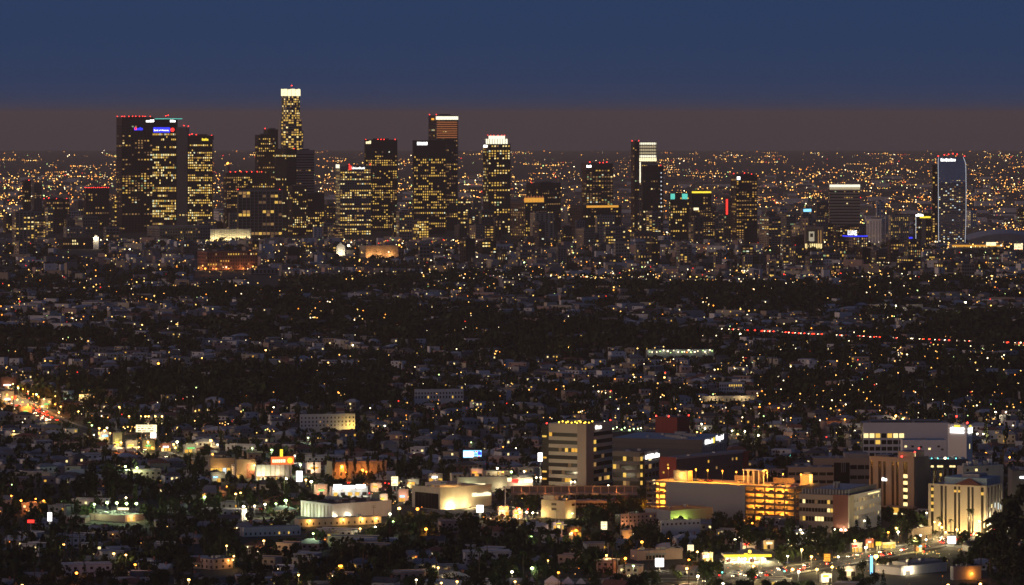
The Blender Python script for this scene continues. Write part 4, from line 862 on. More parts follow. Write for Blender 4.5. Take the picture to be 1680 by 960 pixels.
board('tall white double-panel sign on two posts by the boulevard bend', 642, 653, 782, 797, 2700, 'sign_warm', 'shop sign', 2, name='shop_sign', light=(WHT, 500))
board('bright white pillar sign beside the red-lit sign building', 486, 496, 773, 790, 2730, 'sign_white', 'shop sign', 1, name='shop_sign', light=(WHT, 500))
bb = board('large billboard glowing pale yellow above the roadside shops', 223, 257, 697, 709, 3230, 'sign_warm', 'billboard', 2, light=((1, .85, .4), 600))
board('square white lit sign hanging below the yellow billboard', 247, 256, 710, 720, 3228, 'sign_white', 'shop sign', 1, name='shop_sign')
bb = board('blue and white digital billboard on a steel frame', 760, 790, 739, 751, 3010, 'sign_cyan', 'billboard', 3)
w_ = 30 * 3010 / F; link('picture', unit('sign_white'), bb, (-w_ / 2 + .3, -.08, wz(748, 3010)), (w_ * .55, .06, 3.4)); link('picture', unit('sign_blue'), bb, (w_ * .3, -.08, wz(745, 3010)), (w_ * .19, .06, 2.0))
b = Bld('pale_store', 'pale long store with a red sign behind the uplit box store', 'store', 750, 752, 832, 783, 2760, 10, keep=799); b.core('cream', 'roofgrey'); b.piece('light_strip', 'R', b.sx('R', 779), b.sx('R', 796), b.zy(797), b.zy(794), .05, .3, 'sign_warm'); lamp_light('wall_lamp', b.root, (b.sx('R', 768), -4, 4), (.95, 1, .6), 300, .4); lamp_light('wall_lamp', b.root, (b.sx('R', 820), -4, 4), (1, .85, .5), 300, .4)
b = Bld('fuel_stop', 'small shop with red and white lit fascia signs near the deck', 'shop', 830, 832, 874, 784, 2780, 10, keep=796); b.core('beige', 'roofgrey'); b.sign('R', 840, 850, 787, 792, 'sign_red', 0, .8); b.sign('R', 860, 873, 788, 791.5, 'sign_white', 0, .8); b.sign('R', 832, 839, 784, 790, 'sign_warm', 0, .8); lamp_light('wall_lamp', b.root, (b.L2 * .5, -4, 4), (1, .7, .5), 900, .4)
board('oval white lit sign on a slender post beside the banded tower', 882.5, 890, 743, 757, 2785, 'sign_white', 'shop sign', 1, name='shop_sign')
b = Bld('apartment_block', 'white three-storey apartment block with a golden-lit end wall', 'apartments', 490, 492, 582, 681, 3290, 12, keep=701); b.core('glass', 'roofdark')
window_rows(b, 'R', 492, 582, [(684.5, 687.5), (691, 694), (697, 700)], 'white', 15, {(0, 11), (1, 5)}, 'win_dim', pier=.6)
lamp_light('wall_lamp', b.root, (b.sx('R', 576), -5, 4), (1, .62, .12), 700, .4); lamp_light('wall_lamp', b.root, (b.sx('R', 560), -5, 2), (1, .75, .3), 150, .4)
b = Bld('apartment_block', 'long pale apartment row with arcade windows on the mid slope', 'apartments', 678, 680, 760, 640, 3570, 10, keep=657); b.core('glass', 'roofgrey'); window_rows(b, 'R', 680, 760, [(644, 647), (650, 654)], 'white', 16, {(1, 4), (1, 12)}, 'win_warm', pier=.5)
b = Bld('market_hall', 'low pale market hall strung with a row of white lamps', 'hall', 1060, 1062, 1172, 574, 4180, 8, keep=583); b.core('grey', 'roofgrey')
for i in range(19): 
    xx = b.L2 * (i + .5) / 19; link('eave_lamp', unit('pt_wht' if i % 3 else 'pt_grn'), b.root, (xx + rng.uniform(-1, 1), -.9, b.h - 2.2 + rng.uniform(-1.2, 1.2)), (rng.uniform(.5, 1.3), .6, rng.uniform(.5, 1.2)))
    if i % 4 == 0: lamp_light('eave_lamp_light', b.root, (xx, -3, b.h - 1), (.9, 1, .65), 90, .5)
b = Bld('school_block', 'white two-storey school with a row of warm arched windows', 'school', 1178, 1180, 1222, 628, 3700, 10, keep=642); b.core('glass', 'rooflight'); window_rows(b, 'R', 1180, 1222, [(631, 634.5), (637, 640)], 'white', 11, {(0, 4), (0, 5), (0, 6), (0, 7), (0, 8), (0, 9)}, 'win_warm', pier=.4)
b = Bld('school_block', 'wide cream hall row softly lit beneath the white school', 'school', 1150, 1152, 1240, 650, 3600, 8, keep=657); b.core('cream', 'roofgrey'); lamp_light('wall_lamp', b.root, (b.L2 * .2, -5, 4), (1, .75, .4), 350, .4); lamp_light('wall_lamp', b.root, (b.L2 * .75, -5, 4), (1, .75, .4), 450, .4)
for i in range(14): b.piece('window', 'R', b.L2 * (i + .3) / 14, b.L2 * (i + .6) / 14, 1, 3, .01, .06, 'win_dim' if i % 4 == 1 else 'glass')
# ---- lower left and lower middle
b = Bld('low_store', 'pale low store with twin arched lit doorways and a lit strip sign', 'store', 142, 205, 234, 846, 2560, 55, keep=858); b.core('pink', 'roofdark')
for x in (210, 218): b.piece('arched_door', 'R', b.sx('R', x) - 1.0, b.sx('R', x) + 1.0, .2, 2.8, .01, .1, 'win_warm')
lamp_light('wall_lamp', b.root, (b.sx('R', 214), -3, 3.5), (1, .7, .3), 500, .3)
board('white lit strip sign under the row of flood lamps', 193, 211, 833, 837, 2600, 'sign_warm', 'shop sign', 2, name='shop_sign')
board('white hourglass-shaped lit sign beside a small red sign', 78, 85, 841, 855, 2480, 'sign_white', 'shop sign', 1, name='shop_sign', light=(WHT, 500))
board('small red lit sign over a hedge', 45, 56, 853, 858, 2440, 'sign_red', 'shop sign', 1, name='shop_sign')
b = Bld('long_shed', 'long pale shed with few small windows stepping along the lower slope', 'shed', 392, 400, 492, 866, 2470, 20, keep=882); b.core('white', 'roofgrey')
for i in range(12): b.piece('window', 'R', b.L2 * (i + .3) / 12, b.L2 * (i + .6) / 12, 1.2, 2.6, .01, .06, 'win_warm' if i in (7, 9) else 'glass')
b = Bld('long_shed', 'second long shed with two warm wall lamps behind the first', 'shed', 482, 490, 624, 852, 2530, 22, keep=866); b.core('beige', 'roofgrey')
for x in (507, 561, 592, 615): link('lamp_bulb', unit('lamp_warm'), b.root, (b.sx('R', x), -.7, 3.4), (.7, .5, .7)); lamp_light('wall_lamp', b.root, (b.sx('R', x), -1.6, 3.4), WARM, 300, .3)
for i in range(14): b.piece('window', 'R', b.L2 * (i + .35) / 14, b.L2 * (i + .6) / 14, 1.2, 2.6, .01, .06, 'glass')
b = Bld('pink_house', 'pink two-storey villa with porch lights above the lower hedges', 'house', 327, 350, 380, 918, 2290, 45, keep=945); b.core('pink', 'roofgrey')
for f, L in (('L', b.L1), ('R', b.L2)):
    for z in (.9, 4.0):
        for i in range(3): b.piece('window', f, L * (i + .35) / 3, L * (i + .65) / 3, z, z + 1.4, .01, .06, 'glass')
for x in (372, 384): link('porch_lamp', unit('lamp_warm'), b.root, (b.sx('R', min(x, 379)), -.6, 4.4), (.5, .4, .5))
lamp_light('wall_lamp', b.root, (b.L2 * .8, -1.6, 4.2), WARM, 160, .25)
b = Bld('pink_store', 'long pink flat-roofed store with a striped awning and a bright white box sign', 'store', 1035, 1045, 1121, 904, 2338, 20, keep=925); b.core('pink', 'roofgrey')
b.piece('awning', 'R', b.L2 * .2, b.L2 * .62, 3.0, 4.0, .05, 1.4, 'grey'); b.piece('parapet', 'R', b.L2 * .62, b.L2 + .2, b.h - .8, b.h + .7, .01, .3, 'pink')
for i in range(6): b.piece('window', 'R', b.L2 * (.2 + .07 * i), b.L2 * (.25 + .07 * i), .6, 2.8, .01, .06, 'glass')
board('bright white box sign standing before the pink store', 1075, 1089, 916, 930, 2290, 'sign_white', 'shop sign', 1, name='shop_sign', light=(WHT, 500))
board('small yellow-white box sign beyond the pink store roof', 1128, 1138, 894, 904, 2350, 'sign_warm', 'shop sign', 1, name='shop_sign', light=(WARM, 300))
board('tall white poster sign beside a dark roof', 986, 996, 856, 869, 2480, 'sign_warm', 'shop sign', 1, name='shop_sign', light=(WHT, 300))
b = Bld('rust_house', 'small orange-lit shed wall with dark panels behind a round tree', 'shed', 1018, 1020, 1037, 870, 2440, 15, keep=879); b.core('tan', 'roofgrey'); lamp_light('wall_lamp', b.root, (b.L2 / 2, -4, 3), (1, .45, .12), 420, .3)
b = Bld('row_house', 'row of pinkish two-storey apartments with window bays below the garage', 'apartments', 1010, 1018, 1078, 845, 2500, 30, keep=858); b.core('glass', 'roofgrey'); window_rows(b, 'R', 1018, 1078, [(848, 851), (854, 857)], 'pink', 9, {(0, 7)}, 'win_dim', pier=.55); lamp_light('wall_lamp', b.root, (1, -4, 3), (1, .5, .2), 420, .3)
b = Bld('row_house', 'white row of small apartments with dark windows beside the pink row', 'apartments', 1080, 1084, 1150, 856, 2460, 25, keep=868); b.core('glass', 'roofgrey'); window_rows(b, 'R', 1084, 1150, [(859, 862.5)], 'white', 9, (), pier=.5)
b = Bld('clinic_shed', 'long grey building lit lime green at its entrance below the garage wall', 'shed', 1060, 1100, 1172, 838, 2530, 40, keep=848); b.core('grey', 'roofdark')
for x in (1106, 1112, 1122): link('lamp_bulb', unit('lamp_grn'), b.root, (b.sx('R', x), -1, 2.0), (.7, .4, .7)); lamp_light('wall_lamp', b.root, (b.sx('R', x), -2.2, 2.2), (.72, 1, .12), 700, .3)
b = Bld('flat_store', 'big grey flat-roofed store with stepped roof at the avenue corner', 'store', 1440, 1478, 1560, 932, 2262, 40, keep=960); b.core('white', 'roofgrey'); b.piece('parapet', 'R', -.3, b.L2, b.h, b.h + .8, -.4, .3, 'white'); b.piece('parapet', 'L', 0, b.L1, b.h, b.h + .8, -.4, .3, 'grey'); roof_box(b, .2, .96, .1, .7, 0, 2.0, 'grey')
for x in (1487, 1495): link('wall_lamp_bulb', unit('lamp_warm'), b.root, (b.sx('R', x), -.8, 2.6), (.7, .4, .7)); lamp_light('wall_lamp', b.root, (b.sx('R', x), -2, 2.6), WHT, 260, .3)
roof_box(b, .3, .36, .25, .35, 2, 3.4, 'metal'); roof_box(b, .6, .68, .3, .4, 2, 3.2, 'metal'); b.piece('door', 'R', b.L2 * .1, b.L2 * .2, 0, 2.6, .01, .08, 'slate')
b = Bld('flat_store', 'second flat store with an amber wall lamp under a dark tree', 'store', 1560, 1564, 1612, 930, 2240, 20, keep=955); b.core('grey', 'roofgrey'); link('wall_lamp_bulb', unit('lamp_amb'), b.root, (b.sx('R', 1594), -.7, 2.9), (.8, .5, .8)); lamp_light('wall_lamp', b.root, (b.sx('R', 1594), -2, 3), AMB, 320, .3)
# fuel station with a bright canopy
def fuel_station():
    D = 2322.0; x0, x1 = wx(1188, D), wx(1266, D); root = thing('fuel_station', 'fuel station with a glowing yellow-edged canopy over pumps at the junction', 'fuel station', (x0, D, 0), R(4)); L = x1 - x0; KC.append((1185, 1270, 932, D)); OCC.append((x0, D - 6, 0, L, 22))
    z = wz(914, D); c = MB(); c.box(0, L, 0, 12, z, z + 1.1, 'white', 'roofgrey'); c.build('canopy', root)
    c = MB(); c.box(-.1, L + .1, -.2, -.02, z - .1, z + 1.3, 'sign_yellow'); c.build('fascia', root); c = MB(); c.box(L * .42, L * .5, -.5, -.22, z - 2.2, z + 2.0, 'sign_yellow'); c.build('fascia_emblem', root)
    for i in range(4):
        for v in (2, 10): p = MB(); p.box(L * (i + .4) / 4, L * (i + .4) / 4 + .5, v, v + .5, 0, z, 'white'); p.build('column', root)
        p = MB(); p.box(L * (i + .4) / 4 - .8, L * (i + .4) / 4 + 1.3, 3.2, 4.2, 0, 1.9, 'sign_white' if i % 2 else 'carred'); p.build('fuel_pump', root)
    for i in range(6): link('canopy_lamp', unit('lamp_wht'), root, (L * (i + .5) / 6 - .6, 5, z - .2), (1.2, 1.2, .15)); lamp_light('canopy_lamp_light', root, (L * (i + .5) / 6, 4, z - .8), (1, .86, .45), 1600, .4)
    s = MB(); s.box(L * .1, L * .95, 16, 22, 0, z + .3, 'cream', 'roofgrey'); s.build('kiosk', root)
    for i in range(9): link('shopfront', unit('win_pale' if i % 3 else 'win_cool'), root, (L * (.13 + .09 * i), 15.85, .5), (L * .07, .1, 2.6))
    link('roof_lamp', unit('lamp_yel'), root, (L * .53, 2, z + 1.9), (1.3, 1.3, 1.3)); lamp_light('roof_lamp_light', root, (L * .53, -1, z + 3.6), YEL, 900, .4)
fuel_station()
board('round yellow and red lit sign on a pole by the avenue', 1352, 1362, 909, 921, 2310, 'sign_amber', 'shop sign', 1, name='shop_sign')
board('slim blue-white lit pylon sign at the avenue', 1427.5, 1432, 912, 943, 2236, 'sign_cyan', 'shop sign', 1, name='pylon_sign', light=((.8, .9, 1), 300))
board('yellow shop fascia sign under trees along the avenue', 1437, 1446, 889, 895, 2380, 'sign_yellow', 'shop sign', 2, name='shop_sign', light=((1, .75, .15), 500))
b = Bld('avenue_shop', 'small shop glowing yellow under a round tree by the avenue', 'shop', 1446, 1448, 1470, 890, 2400, 20, keep=902); b.core('cream', 'roofdark')
for i in range(4): b.piece('shopfront', 'R', b.L2 * (i + .1) / 4, b.L2 * (i + .9) / 4, .3, 2.8, .01, .1, 'win_warm')
lamp_light('wall_lamp', b.root, (b.L2 / 2, -4, 3), (1, .75, .25), 700, .3)
board('white lit bus shelter panel along the avenue', 1555, 1568, 880, 892, 2420, 'sign_white', 'shelter', 2, name='bus_shelter', light=(WHT, 800))
# white tents
for i, (x, w_) in enumerate(((906, 26), (932, 20), (953, 18))):
    D = 2212 + 6 * i; X = wx(x, D); c = MB(); hw = w_ * D / F / 2; top = wz(944 + 2 * i, D); k = [(-hw, -hw), (hw, -hw), (hw, hw), (-hw, hw)]
    root = thing('tent', ('wide', 'middle', 'small')[i] + ' white peaked marquee tent beside the lower hedge', 'tent', (X, D, 0)); OCC.append((X - hw, D - hw, 0, 2 * hw, 2 * hw)); KC.append((x - w_ / 2, x + w_ / 2, 958, D))
    for j in range(4): c.face([(*k[j], top - 3.2), (*k[(j + 1) % 4], top - 3.2), (0, 0, top)], 'white')
    c.build('roof', root); w2 = MB(); w2.box(-hw + .2, hw - .2, -hw + .2, hw - .2, 0, top - 3.25, 'white'); w2.build('wall', root)

# paved forecourts
def forecourt(label, x0, x1, y0, y1, m='pavement'):
    P = [(wx(x, dist(y)), dist(y)) for x, y in ((x0, y1), (x1, y1), (x1, y0), (x0, y0))]
    b = MB(); b.face([(x, y, .06 + .0) for x, y in P], m); o = struct(b.build('forecourt_paving')); return o
forecourt('', 1180, 1285, 916, 948); forecourt('', 700, 880, 836, 853); forecourt('', 385, 475, 825, 842); forecourt('', 415, 500, 779, 800); forecourt('', 535, 610, 806, 822); forecourt('', 335, 392, 768, 784); forecourt('', 140, 240, 830, 846); forecourt('', 1290, 1350, 880, 905); forecourt('', 1530, 1640, 872, 892)
for x0, x1, c, r in ((1195, 1345, 949, 2300), (1340, 1425, 936, 2330), (1440, 1570, 914, 2420), (735, 890, 851, 2560), (395, 475, 841, 2530), (0, 100, 690, 3390), (610, 700, 832, 2660)): KC.append((x0, x1, c, r))

# small shops strung along the boulevard and the avenue
SHOPC = (('sign_red', 'red'), ('sign_yellow', 'yellow'), ('sign_green', 'green'), ('sign_warm', 'cream'), ('sign_cyan', 'blue'), ('sign_amber', 'amber'), ('sign_white', 'white'))
WN = {'white': 'white', 'cream': 'cream', 'pink': 'pink', 'tan': 'tan', 'brick': 'brick', 'grey': 'grey'}
def shop(x, yb, w, hpx, wall, sg, p):
    D = dist(yb); X = wx(x, D)
    if occupied(X + 3, D + 5, 4): return
    m, cn = SHOPC[sg]; b = Bld('small_shop', f'small {WN[wall]} shop with a glowing {cn} fascia sign and lit windows', 'shop', x, x + w * .12, x + w, yb - hpx, D, 18, group=f'small {WN[wall]} shops with {cn} signs', keep=yb - 2)
    b.core(wall, 'roofgrey'); n = max(3, int(b.L2 / 2.6))
    for i in range(n):
        if rng.random() < .75: b.piece('shopfront', 'R', b.L2 * (i + .1) / n, b.L2 * (i + .9) / n, .4, 2.7, .01, .1, rng.choice(('win_warm', 'win_pale', 'win_gold', 'glass')))
        b.piece('pilaster', 'R', b.L2 * i / n - .01, b.L2 * i / n + .22, 0, 2.9, .01, .25, wall)
    a = rng.uniform(.05, .3); b.piece('fascia_sign', 'R', b.L2 * a, b.L2 * (a + rng.uniform(.35, .6)), 3.1, 4.1, .1, .5, m); b.piece('parapet', 'R', -.1, b.L2 + .1, b.h, b.h + .5, -.3, .25, wall); roof_box(b, .3, .5, .4, .6, 0, 1.1, 'metal')
    lamp_light('shop_lamp', b.root, (b.L2 * .4, -3.2, 3.2), (1, rng.uniform(.55, .85), rng.uniform(.15, .45)), p, .3)
for x, yb, w, hp, p in ((160, 722, 18, 13, 200), (184, 733, 16, 22, 300), (205, 738, 20, 14, 200), (232, 738, 22, 15, 200), (262, 740, 18, 12, 150), (300, 742, 22, 12, 100), (345, 790, 24, 14, 300), (500, 775, 26, 15, 500), (515, 812, 22, 16, 600), (606, 806, 20, 12, 400), (622, 826, 14, 14, 300), (652, 822, 18, 18, 400), (664, 800, 24, 13, 300), (700, 790, 26, 12, 200), (815, 846, 20, 14, 900), (840, 850, 18, 12, 900), (770, 782, 22, 12, 300), (1290, 896, 18, 13, 500), (1318, 890, 18, 15, 500), (1395, 905, 20, 13, 700), (1418, 898, 16, 12, 500), (1500, 905, 18, 12, 700), (1378, 945, 26, 14, 800), (1345, 955, 20, 12, 500), (1250, 900, 20, 12, 300), (1150, 922, 20, 14, 500), (1215, 902, 26, 12, 200), (20, 666, 26, 10, 180), (0, 655, 22, 12, 220), (30, 678, 22, 10, 120), (66, 664, 18, 9, 180), (0, 632, 26, 12, 200), (930, 880, 24, 14, 200), (905, 868, 20, 10, 300)):
    shop(x, yb, w, hp, rng.choice(list(WN)), rng.randrange(7), p)

# ------------------------------------------------------------------ mid-rise blocks before and around the towers
WALLW = {'concrete': 'grey', 'tan': 'tan', 'beige': 'beige', 'white': 'white', 'brownstone': 'brown', 'darkconcrete': 'dark grey', 'brick': 'brick', 'cream': 'cream', 'dark': 'black'}
MARKS = ((190, 'slim dark tower'), (350, 'blue-signed bank tower'), (540, 'white-crowned round tower'), (660, 'gridded bank building'), (780, 'rust-lit tower'), (850, 'stepped-crown tower'), (930, 'amber pinnacled block'), (1030, 'gold-lined block'), (1100, 'dotted-edge black tower'), (1180, 'teal-lit block'), (1260, 'reddish tower'), (1360, 'portrait poster block'), (1420, 'striped tower'), (1480, 'grooved pale towers'), (9999, 'curved glass tower'))
def midrise(x0, x1, yt, D, wall, lit, side):
    size = 'tall' if (x1 - x0) < 22 else 'wide'
    how = 'many warm windows' if lit > .3 else ('a few lit windows' if lit > .08 else 'unlit windows')
    lab = f"{size} {WALLW[wall]} mid-rise block with {how} {'behind' if D > 8740 else 'beside' if D > 7700 else ('below' if D > 6700 else 'well below')} the {[n for a, n in MARKS if (x0 + x1) / 2 < a][0]}"
    w = x1 - x0; xs = x0 + w * side
    tower(lab, x0, xs, x1, yt, D, 35 if side > .3 else 20, wall=wall, fh=rng.choice((3.6, 4.2, 5)), bay=rng.choice((4, 5, 7)), sp=rng.choice((.35, .5)), mw=rng.choice((.25, .4, .55)), lit=lit,
          pal=rng.choice((DP, WP, ('win_dim', 'win_warm', 'win_faint'))), blank=rng.choice((1.5, 3)), cat='mid-rise', name='midrise_block', group=lab, roof=rng.choice(('roofgrey', 'roofdark', 'rooflight')), keep=None)
def add_mids(n, xr, yr, Dr, wr, hmin=8):
    k = 0; tries = 0
    while k < n and tries < n * 30:
        tries += 1
        x0 = rng.uniform(*xr); w = rng.uniform(*wr); D = rng.uniform(*Dr); X = wx(x0 + w / 2, D); g = float(gz(X, D)); yt = rng.uniform(*yr)
        h = wz(yt, D) - g
        if h < hmin or h > 70 or occupied(X, D, w * D / F * .55 + 4): continue
        if blocked(X, D, wz(yt, D), w * D / F / 2): continue
        midrise(x0, x0 + w, yt, D, rng.choice(('concrete', 'tan', 'darkconcrete', 'brownstone', 'beige', 'white', 'darkconcrete', 'dark')), rng.choice((.1, .25, .4, .6)), rng.choice((.08, .2, .4))); k += 1
add_mids(34, (840, 1320), (338, 392), (7700, 8500), (14, 40)); add_mids(20, (1240, 1560), (350, 402), (7600, 8600), (12, 34)); add_mids(10, (640, 850), (345, 378), (7900, 8500), (14, 34))
add_mids(16, (0, 200), (335, 385), (7700, 8700), (12, 40)); add_mids(8, (500, 680), (345, 378), (7900, 8500), (12, 30)); add_mids(6, (200, 480), (350, 376), (8250, 8800), (16, 34))
add_mids(40, (700, 1680), (392, 432), (6700, 7700), (12, 34), 7); add_mids(14, (1240, 1560), (408, 440), (6500, 7300), (16, 40), 7); add_mids(10, (0, 700), (394, 428), (6700, 7700), (12, 30), 7)
add_mids(22, (900, 1680), (430, 475), (5900, 6700), (12, 32), 7)
add_mids(34, (0, 900), (326, 376), (8750, 9700), (12, 36)); add_mids(26, (900, 1680), (330, 372), (8750, 9700), (12, 36))

# ------------------------------------------------------------------ trees
def crown_mesh(seed, R0, Hc, n, size, m, shape='round'):
    r = np.random.RandomState(seed); V, Fc = [], []
    lobes = []
    if shape == 'round':
        for i in range(7):
            a = r.uniform(0, 6.28); d = r.uniform(.15, .62); lobes.append((math.cos(a) * d * R0, math.sin(a) * d * R0, r.uniform(-.32, .34) * Hc, r.uniform(.38, .6) * R0, r.uniform(.22, .36) * Hc))
        lobes.append((0, 0, 0, .66 * R0, .42 * Hc))
    elif shape == 'column':
        for i in range(6): lobes.append((r.uniform(-.1, .1) * R0, r.uniform(-.1, .1) * R0, (-.42 + .17 * i) * Hc, R0 * (1 - .13 * i), .16 * Hc))
    else:
        for i in range(9):
            a = r.uniform(0, 6.28); d = r.uniform(.1, .6); lobes.append((math.cos(a) * d * R0, math.sin(a) * d * R0, r.uniform(-.45, .45) * Hc, r.uniform(.3, .5) * R0, r.uniform(.12, .2) * Hc))
    for i in range(n):
        lx, ly, lz, lr, lh = lobes[r.randint(len(lobes))]
        d = r.normal(size=3); d /= np.linalg.norm(d); q = r.uniform(.55, 1.05)
        c = np.array([lx + d[0] * lr * q, ly + d[1] * lr * q, lz + d[2] * lh * q])
        nn = d + r.normal(size=3) * .6; nn /= np.linalg.norm(nn); u = np.cross(nn, r.normal(size=3)); u /= np.linalg.norm(u); v = np.cross(nn, u); s = size * r.uniform(.6, 1.25)
        k = len(V)
        V += [tuple(c - u * s * .5), tuple(c + v * s * .42 + nn * s * .1), tuple(c + u * s * .5), tuple(c - v * s * .42 - nn * s * .1)]
        Fc.append((k, k + 1, k + 2, k + 3))
    me = bpy.data.meshes.new('crown'); me.from_pydata(V, [], Fc); me.materials.append(M[m]); me.update(); return me, np.array(V), np.array(Fc)
def trunk_mesh(h, r0, limbs=4, seed=0):
    r = random.Random(seed); b = MB(); b.tube((0, 0, -.3), (0.05, 0, h), r0, r0 * .6, 'bark')
    for i in range(limbs):
        a = 6.28 * i / limbs + r.uniform(-.4, .4); b.tube((0, 0, h * .75), (math.cos(a) * h * .4, math.sin(a) * h * .4, h * 1.35), r0 * .45, r0 * .15, 'bark', 5)
    return b.mesh('trunk')
ROUND = [(crown_mesh(10 + i, 1.0, 1.5, 330, .24, ('leaf', 'leafdark', 'leafolive')[i % 3])[0], trunk_mesh(.72, .06, 4, i)) for i in range(6)]
COLM = [(crown_mesh(40 + i, .38, 2.0, 220, .17, 'leafdark', 'column')[0], trunk_mesh(.5, .05, 0, i)) for i in range(2)]
TALL = [(crown_mesh(60 + i, .75, 2.0, 420, .20, 'leafolive', 'tall')[0], trunk_mesh(1.0, .055, 5, i)) for i in range(2)]
def palm_meshes(seed):
    r = random.Random(seed); t = MB(); p = (0, 0, -.3)
    for i in range(5):
        q = (.1 * math.sin(i * .5 + seed), .0, 2.6 * (i + 1)); t.tube(p, q, .26 - .02 * i, .24 - .02 * i, 'bark'); p = q
    b = MB()
    for i in range(22):
        a = 6.28 * i / 22 + r.uniform(-.15, .15); e = r.uniform(-.5, .9); L = r.uniform(1.7, 2.5); pts = []
        for s in range(5):
            q = s / 4; pts.append((p[0] + math.cos(a) * L * q, p[1] + math.sin(a) * L * q, p[2] + L * (e * q - .95 * q * q)))
        for s in range(4):
            w0, w1 = .34 * (1 - (s / 4) ** 2), .34 * (1 - ((s + 1) / 4) ** 2); nx, ny = -math.sin(a), math.cos(a); A, B = pts[s], pts[s + 1]
            b.face([(A[0] - nx * w0, A[1] - ny * w0, A[2] - .12), (B[0] - nx * w1, B[1] - ny * w1, B[2] - .12), B, A], 'leaf'); b.face([A, B, (B[0] + nx * w1, B[1] + ny * w1, B[2] - .12), (A[0] + nx * w0, A[1] + ny * w0, A[2] - .12)], 'leaf')
    return b.mesh('crown'), t.mesh('trunk')
PALM = [palm_meshes(i) for i in range(3)]
TREES = []
def tree(kind, X, Y, rad, hgt, label, group, z=None):
    z = float(gz(X, Y)) if z is None else z
    rt = thing({'round': 'broadleaf_tree', 'column': 'cypress_tree', 'tall': 'eucalyptus_tree', 'palm': 'palm_tree'}[kind], label, 'tree', (X, Y, z), rng.uniform(0, 6.28), group)
    if kind == 'palm':
        c, t = rng.choice(PALM); k = hgt / 14.0; link('crown', c, rt, (0, 0, 0), (max(k, .8),) * 2 + (k,)); link('trunk', t, rt, (0, 0, 0), (max(k, .8),) * 2 + (k,)); return
    src = {'round': ROUND, 'column': COLM, 'tall': TALL}[kind]; c, t = rng.choice(src)
    sp = {'round': (1.0, .27, 1.5), 'column': (.38, .05, 2.0), 'tall': (.75, .22, 2.0)}[kind]
    ch = hgt * (1 - sp[1]); sz = ch / sp[2]
    link('crown', c, rt, (0, 0, hgt * sp[1] + ch * .5), (rad / sp[0], rad / sp[0], sz)); link('trunk', t, rt, (0, 0, 0), (rad / sp[0],) * 2 + (hgt * (sp[1] + .25),))
def tree_px(kind, x, yt, yb, w, label, D=None, keep=False):
    D = D or dist(yb); X = wx(x, D); h = wz(yt, D) - float(gz(X, D)); tree(kind, X, D, w * D / F / 2, h, label, None); OCC.append((X - 3, D - 3, 0, 6, 6))
for a in (('round', 1476, 852, 889, 36, 'dark broad tree before the brick-cornered clinic'), ('round', 1503, 876, 906, 32, 'rounded dark tree standing over the avenue traffic'), ('round', 1581, 878, 899, 28, 'clipped round tree beside the lit bus shelter'),
          ('round', 1061, 853, 898, 50, 'big dark spreading tree before the pink apartment row'), ('round', 768, 843, 884, 52, 'big dark tree in front of the uplit store forecourt'), ('round', 1155, 920, 963, 44, 'large tree lit amber from below at the frame bottom'),
          ('round', 1415, 918, 946, 18, 'lollipop-shaped street tree beside the blue-white pylon sign'), ('round', 1435, 938, 966, 24, 'street tree lit green beneath the pylon sign'), ('column', 1449, 937, 966, 12, 'narrow dark cypress before the grey flat store'),
          ('round', 1382, 930, 962, 22, 'dark bushy tree on the avenue median'), ('round', 1235, 930, 958, 26, 'tree between the fuel station and the junction'), ('round', 1178, 918, 948, 28, 'dark tree left of the fuel station canopy'),
          ('round', 1330, 868, 914, 44, 'broad dark tree behind the avenue with hanging foliage'), ('round', 1300, 872, 912, 40, 'dense tree screening the plaza right of the fuel station'), ('round', 1368, 880, 916, 46, 'wide leafy tree in front of the clinic plaza'), ('round', 1225, 868, 903, 44, 'dark tree clump behind the fuel station'),
          ('round', 1180, 838, 872, 30, 'dark tree against the blank garage wall'), ('round', 1212, 838, 868, 24, 'second dark tree against the blank garage wall'), ('column', 1405, 855, 882, 14, 'pointed conifer before the arched-window front'), ('column', 1425, 850, 882, 16, 'taller pointed conifer before the arched-window front'), ('column', 1442, 848, 880, 14, 'dark conifer at the clinic corner'),
          ('palm', 1592, 832, 880, 14, 'palm silhouetted on the fluted clinic wall'), ('palm', 1541, 846, 884, 14, 'palm at the fluted clinic corner beside the shop row'), ('palm', 1560, 850, 884, 14, 'short palm lit by the clinic floodlights'),
          ('round', 1000, 822, 848, 50, 'dark clump of trees between the low tan wing and the garage'), ('round', 1035, 815, 850, 40, 'dark tree hiding the foot of the hospital wing'), ('round', 978, 826, 862, 60, 'broad dark tree below the elevated deck'),
          ('round', 185, 765, 822, 60, 'large dark tree mass beside two white lamps'), ('round', 150, 775, 824, 44, 'dark tree left of the large tree mass'), ('round', 286, 817, 846, 36, 'round dark tree right of the flood lamps'), ('round', 560, 888, 935, 60, 'dark tree group among lower houses'), ('round', 640, 858, 890, 70, 'dark wide tree behind the lower shed'), ('round', 700, 848, 886, 50, 'dark tree along the boulevard verge'),
          ('round', 870, 812, 850, 30, 'tree dark against the pale road lamps'), ('palm', 1130, 918, 966, 14, 'palm trunk glowing amber at its base')): tree_px(*a)
for i, (x, yt) in enumerate(((548, 748), (570, 744), (583, 750), (604, 746), (621, 748), (630, 752), (515, 742))):
    D = 2835; X = wx(x, D); tree('tall', X, D, 1.7, wz(yt, D), 'thin see-through tree standing before the orange-lit hall', 'thin trees before the orange-lit hall'); OCC.append((X - 2, D - 2, 0, 4, 4))
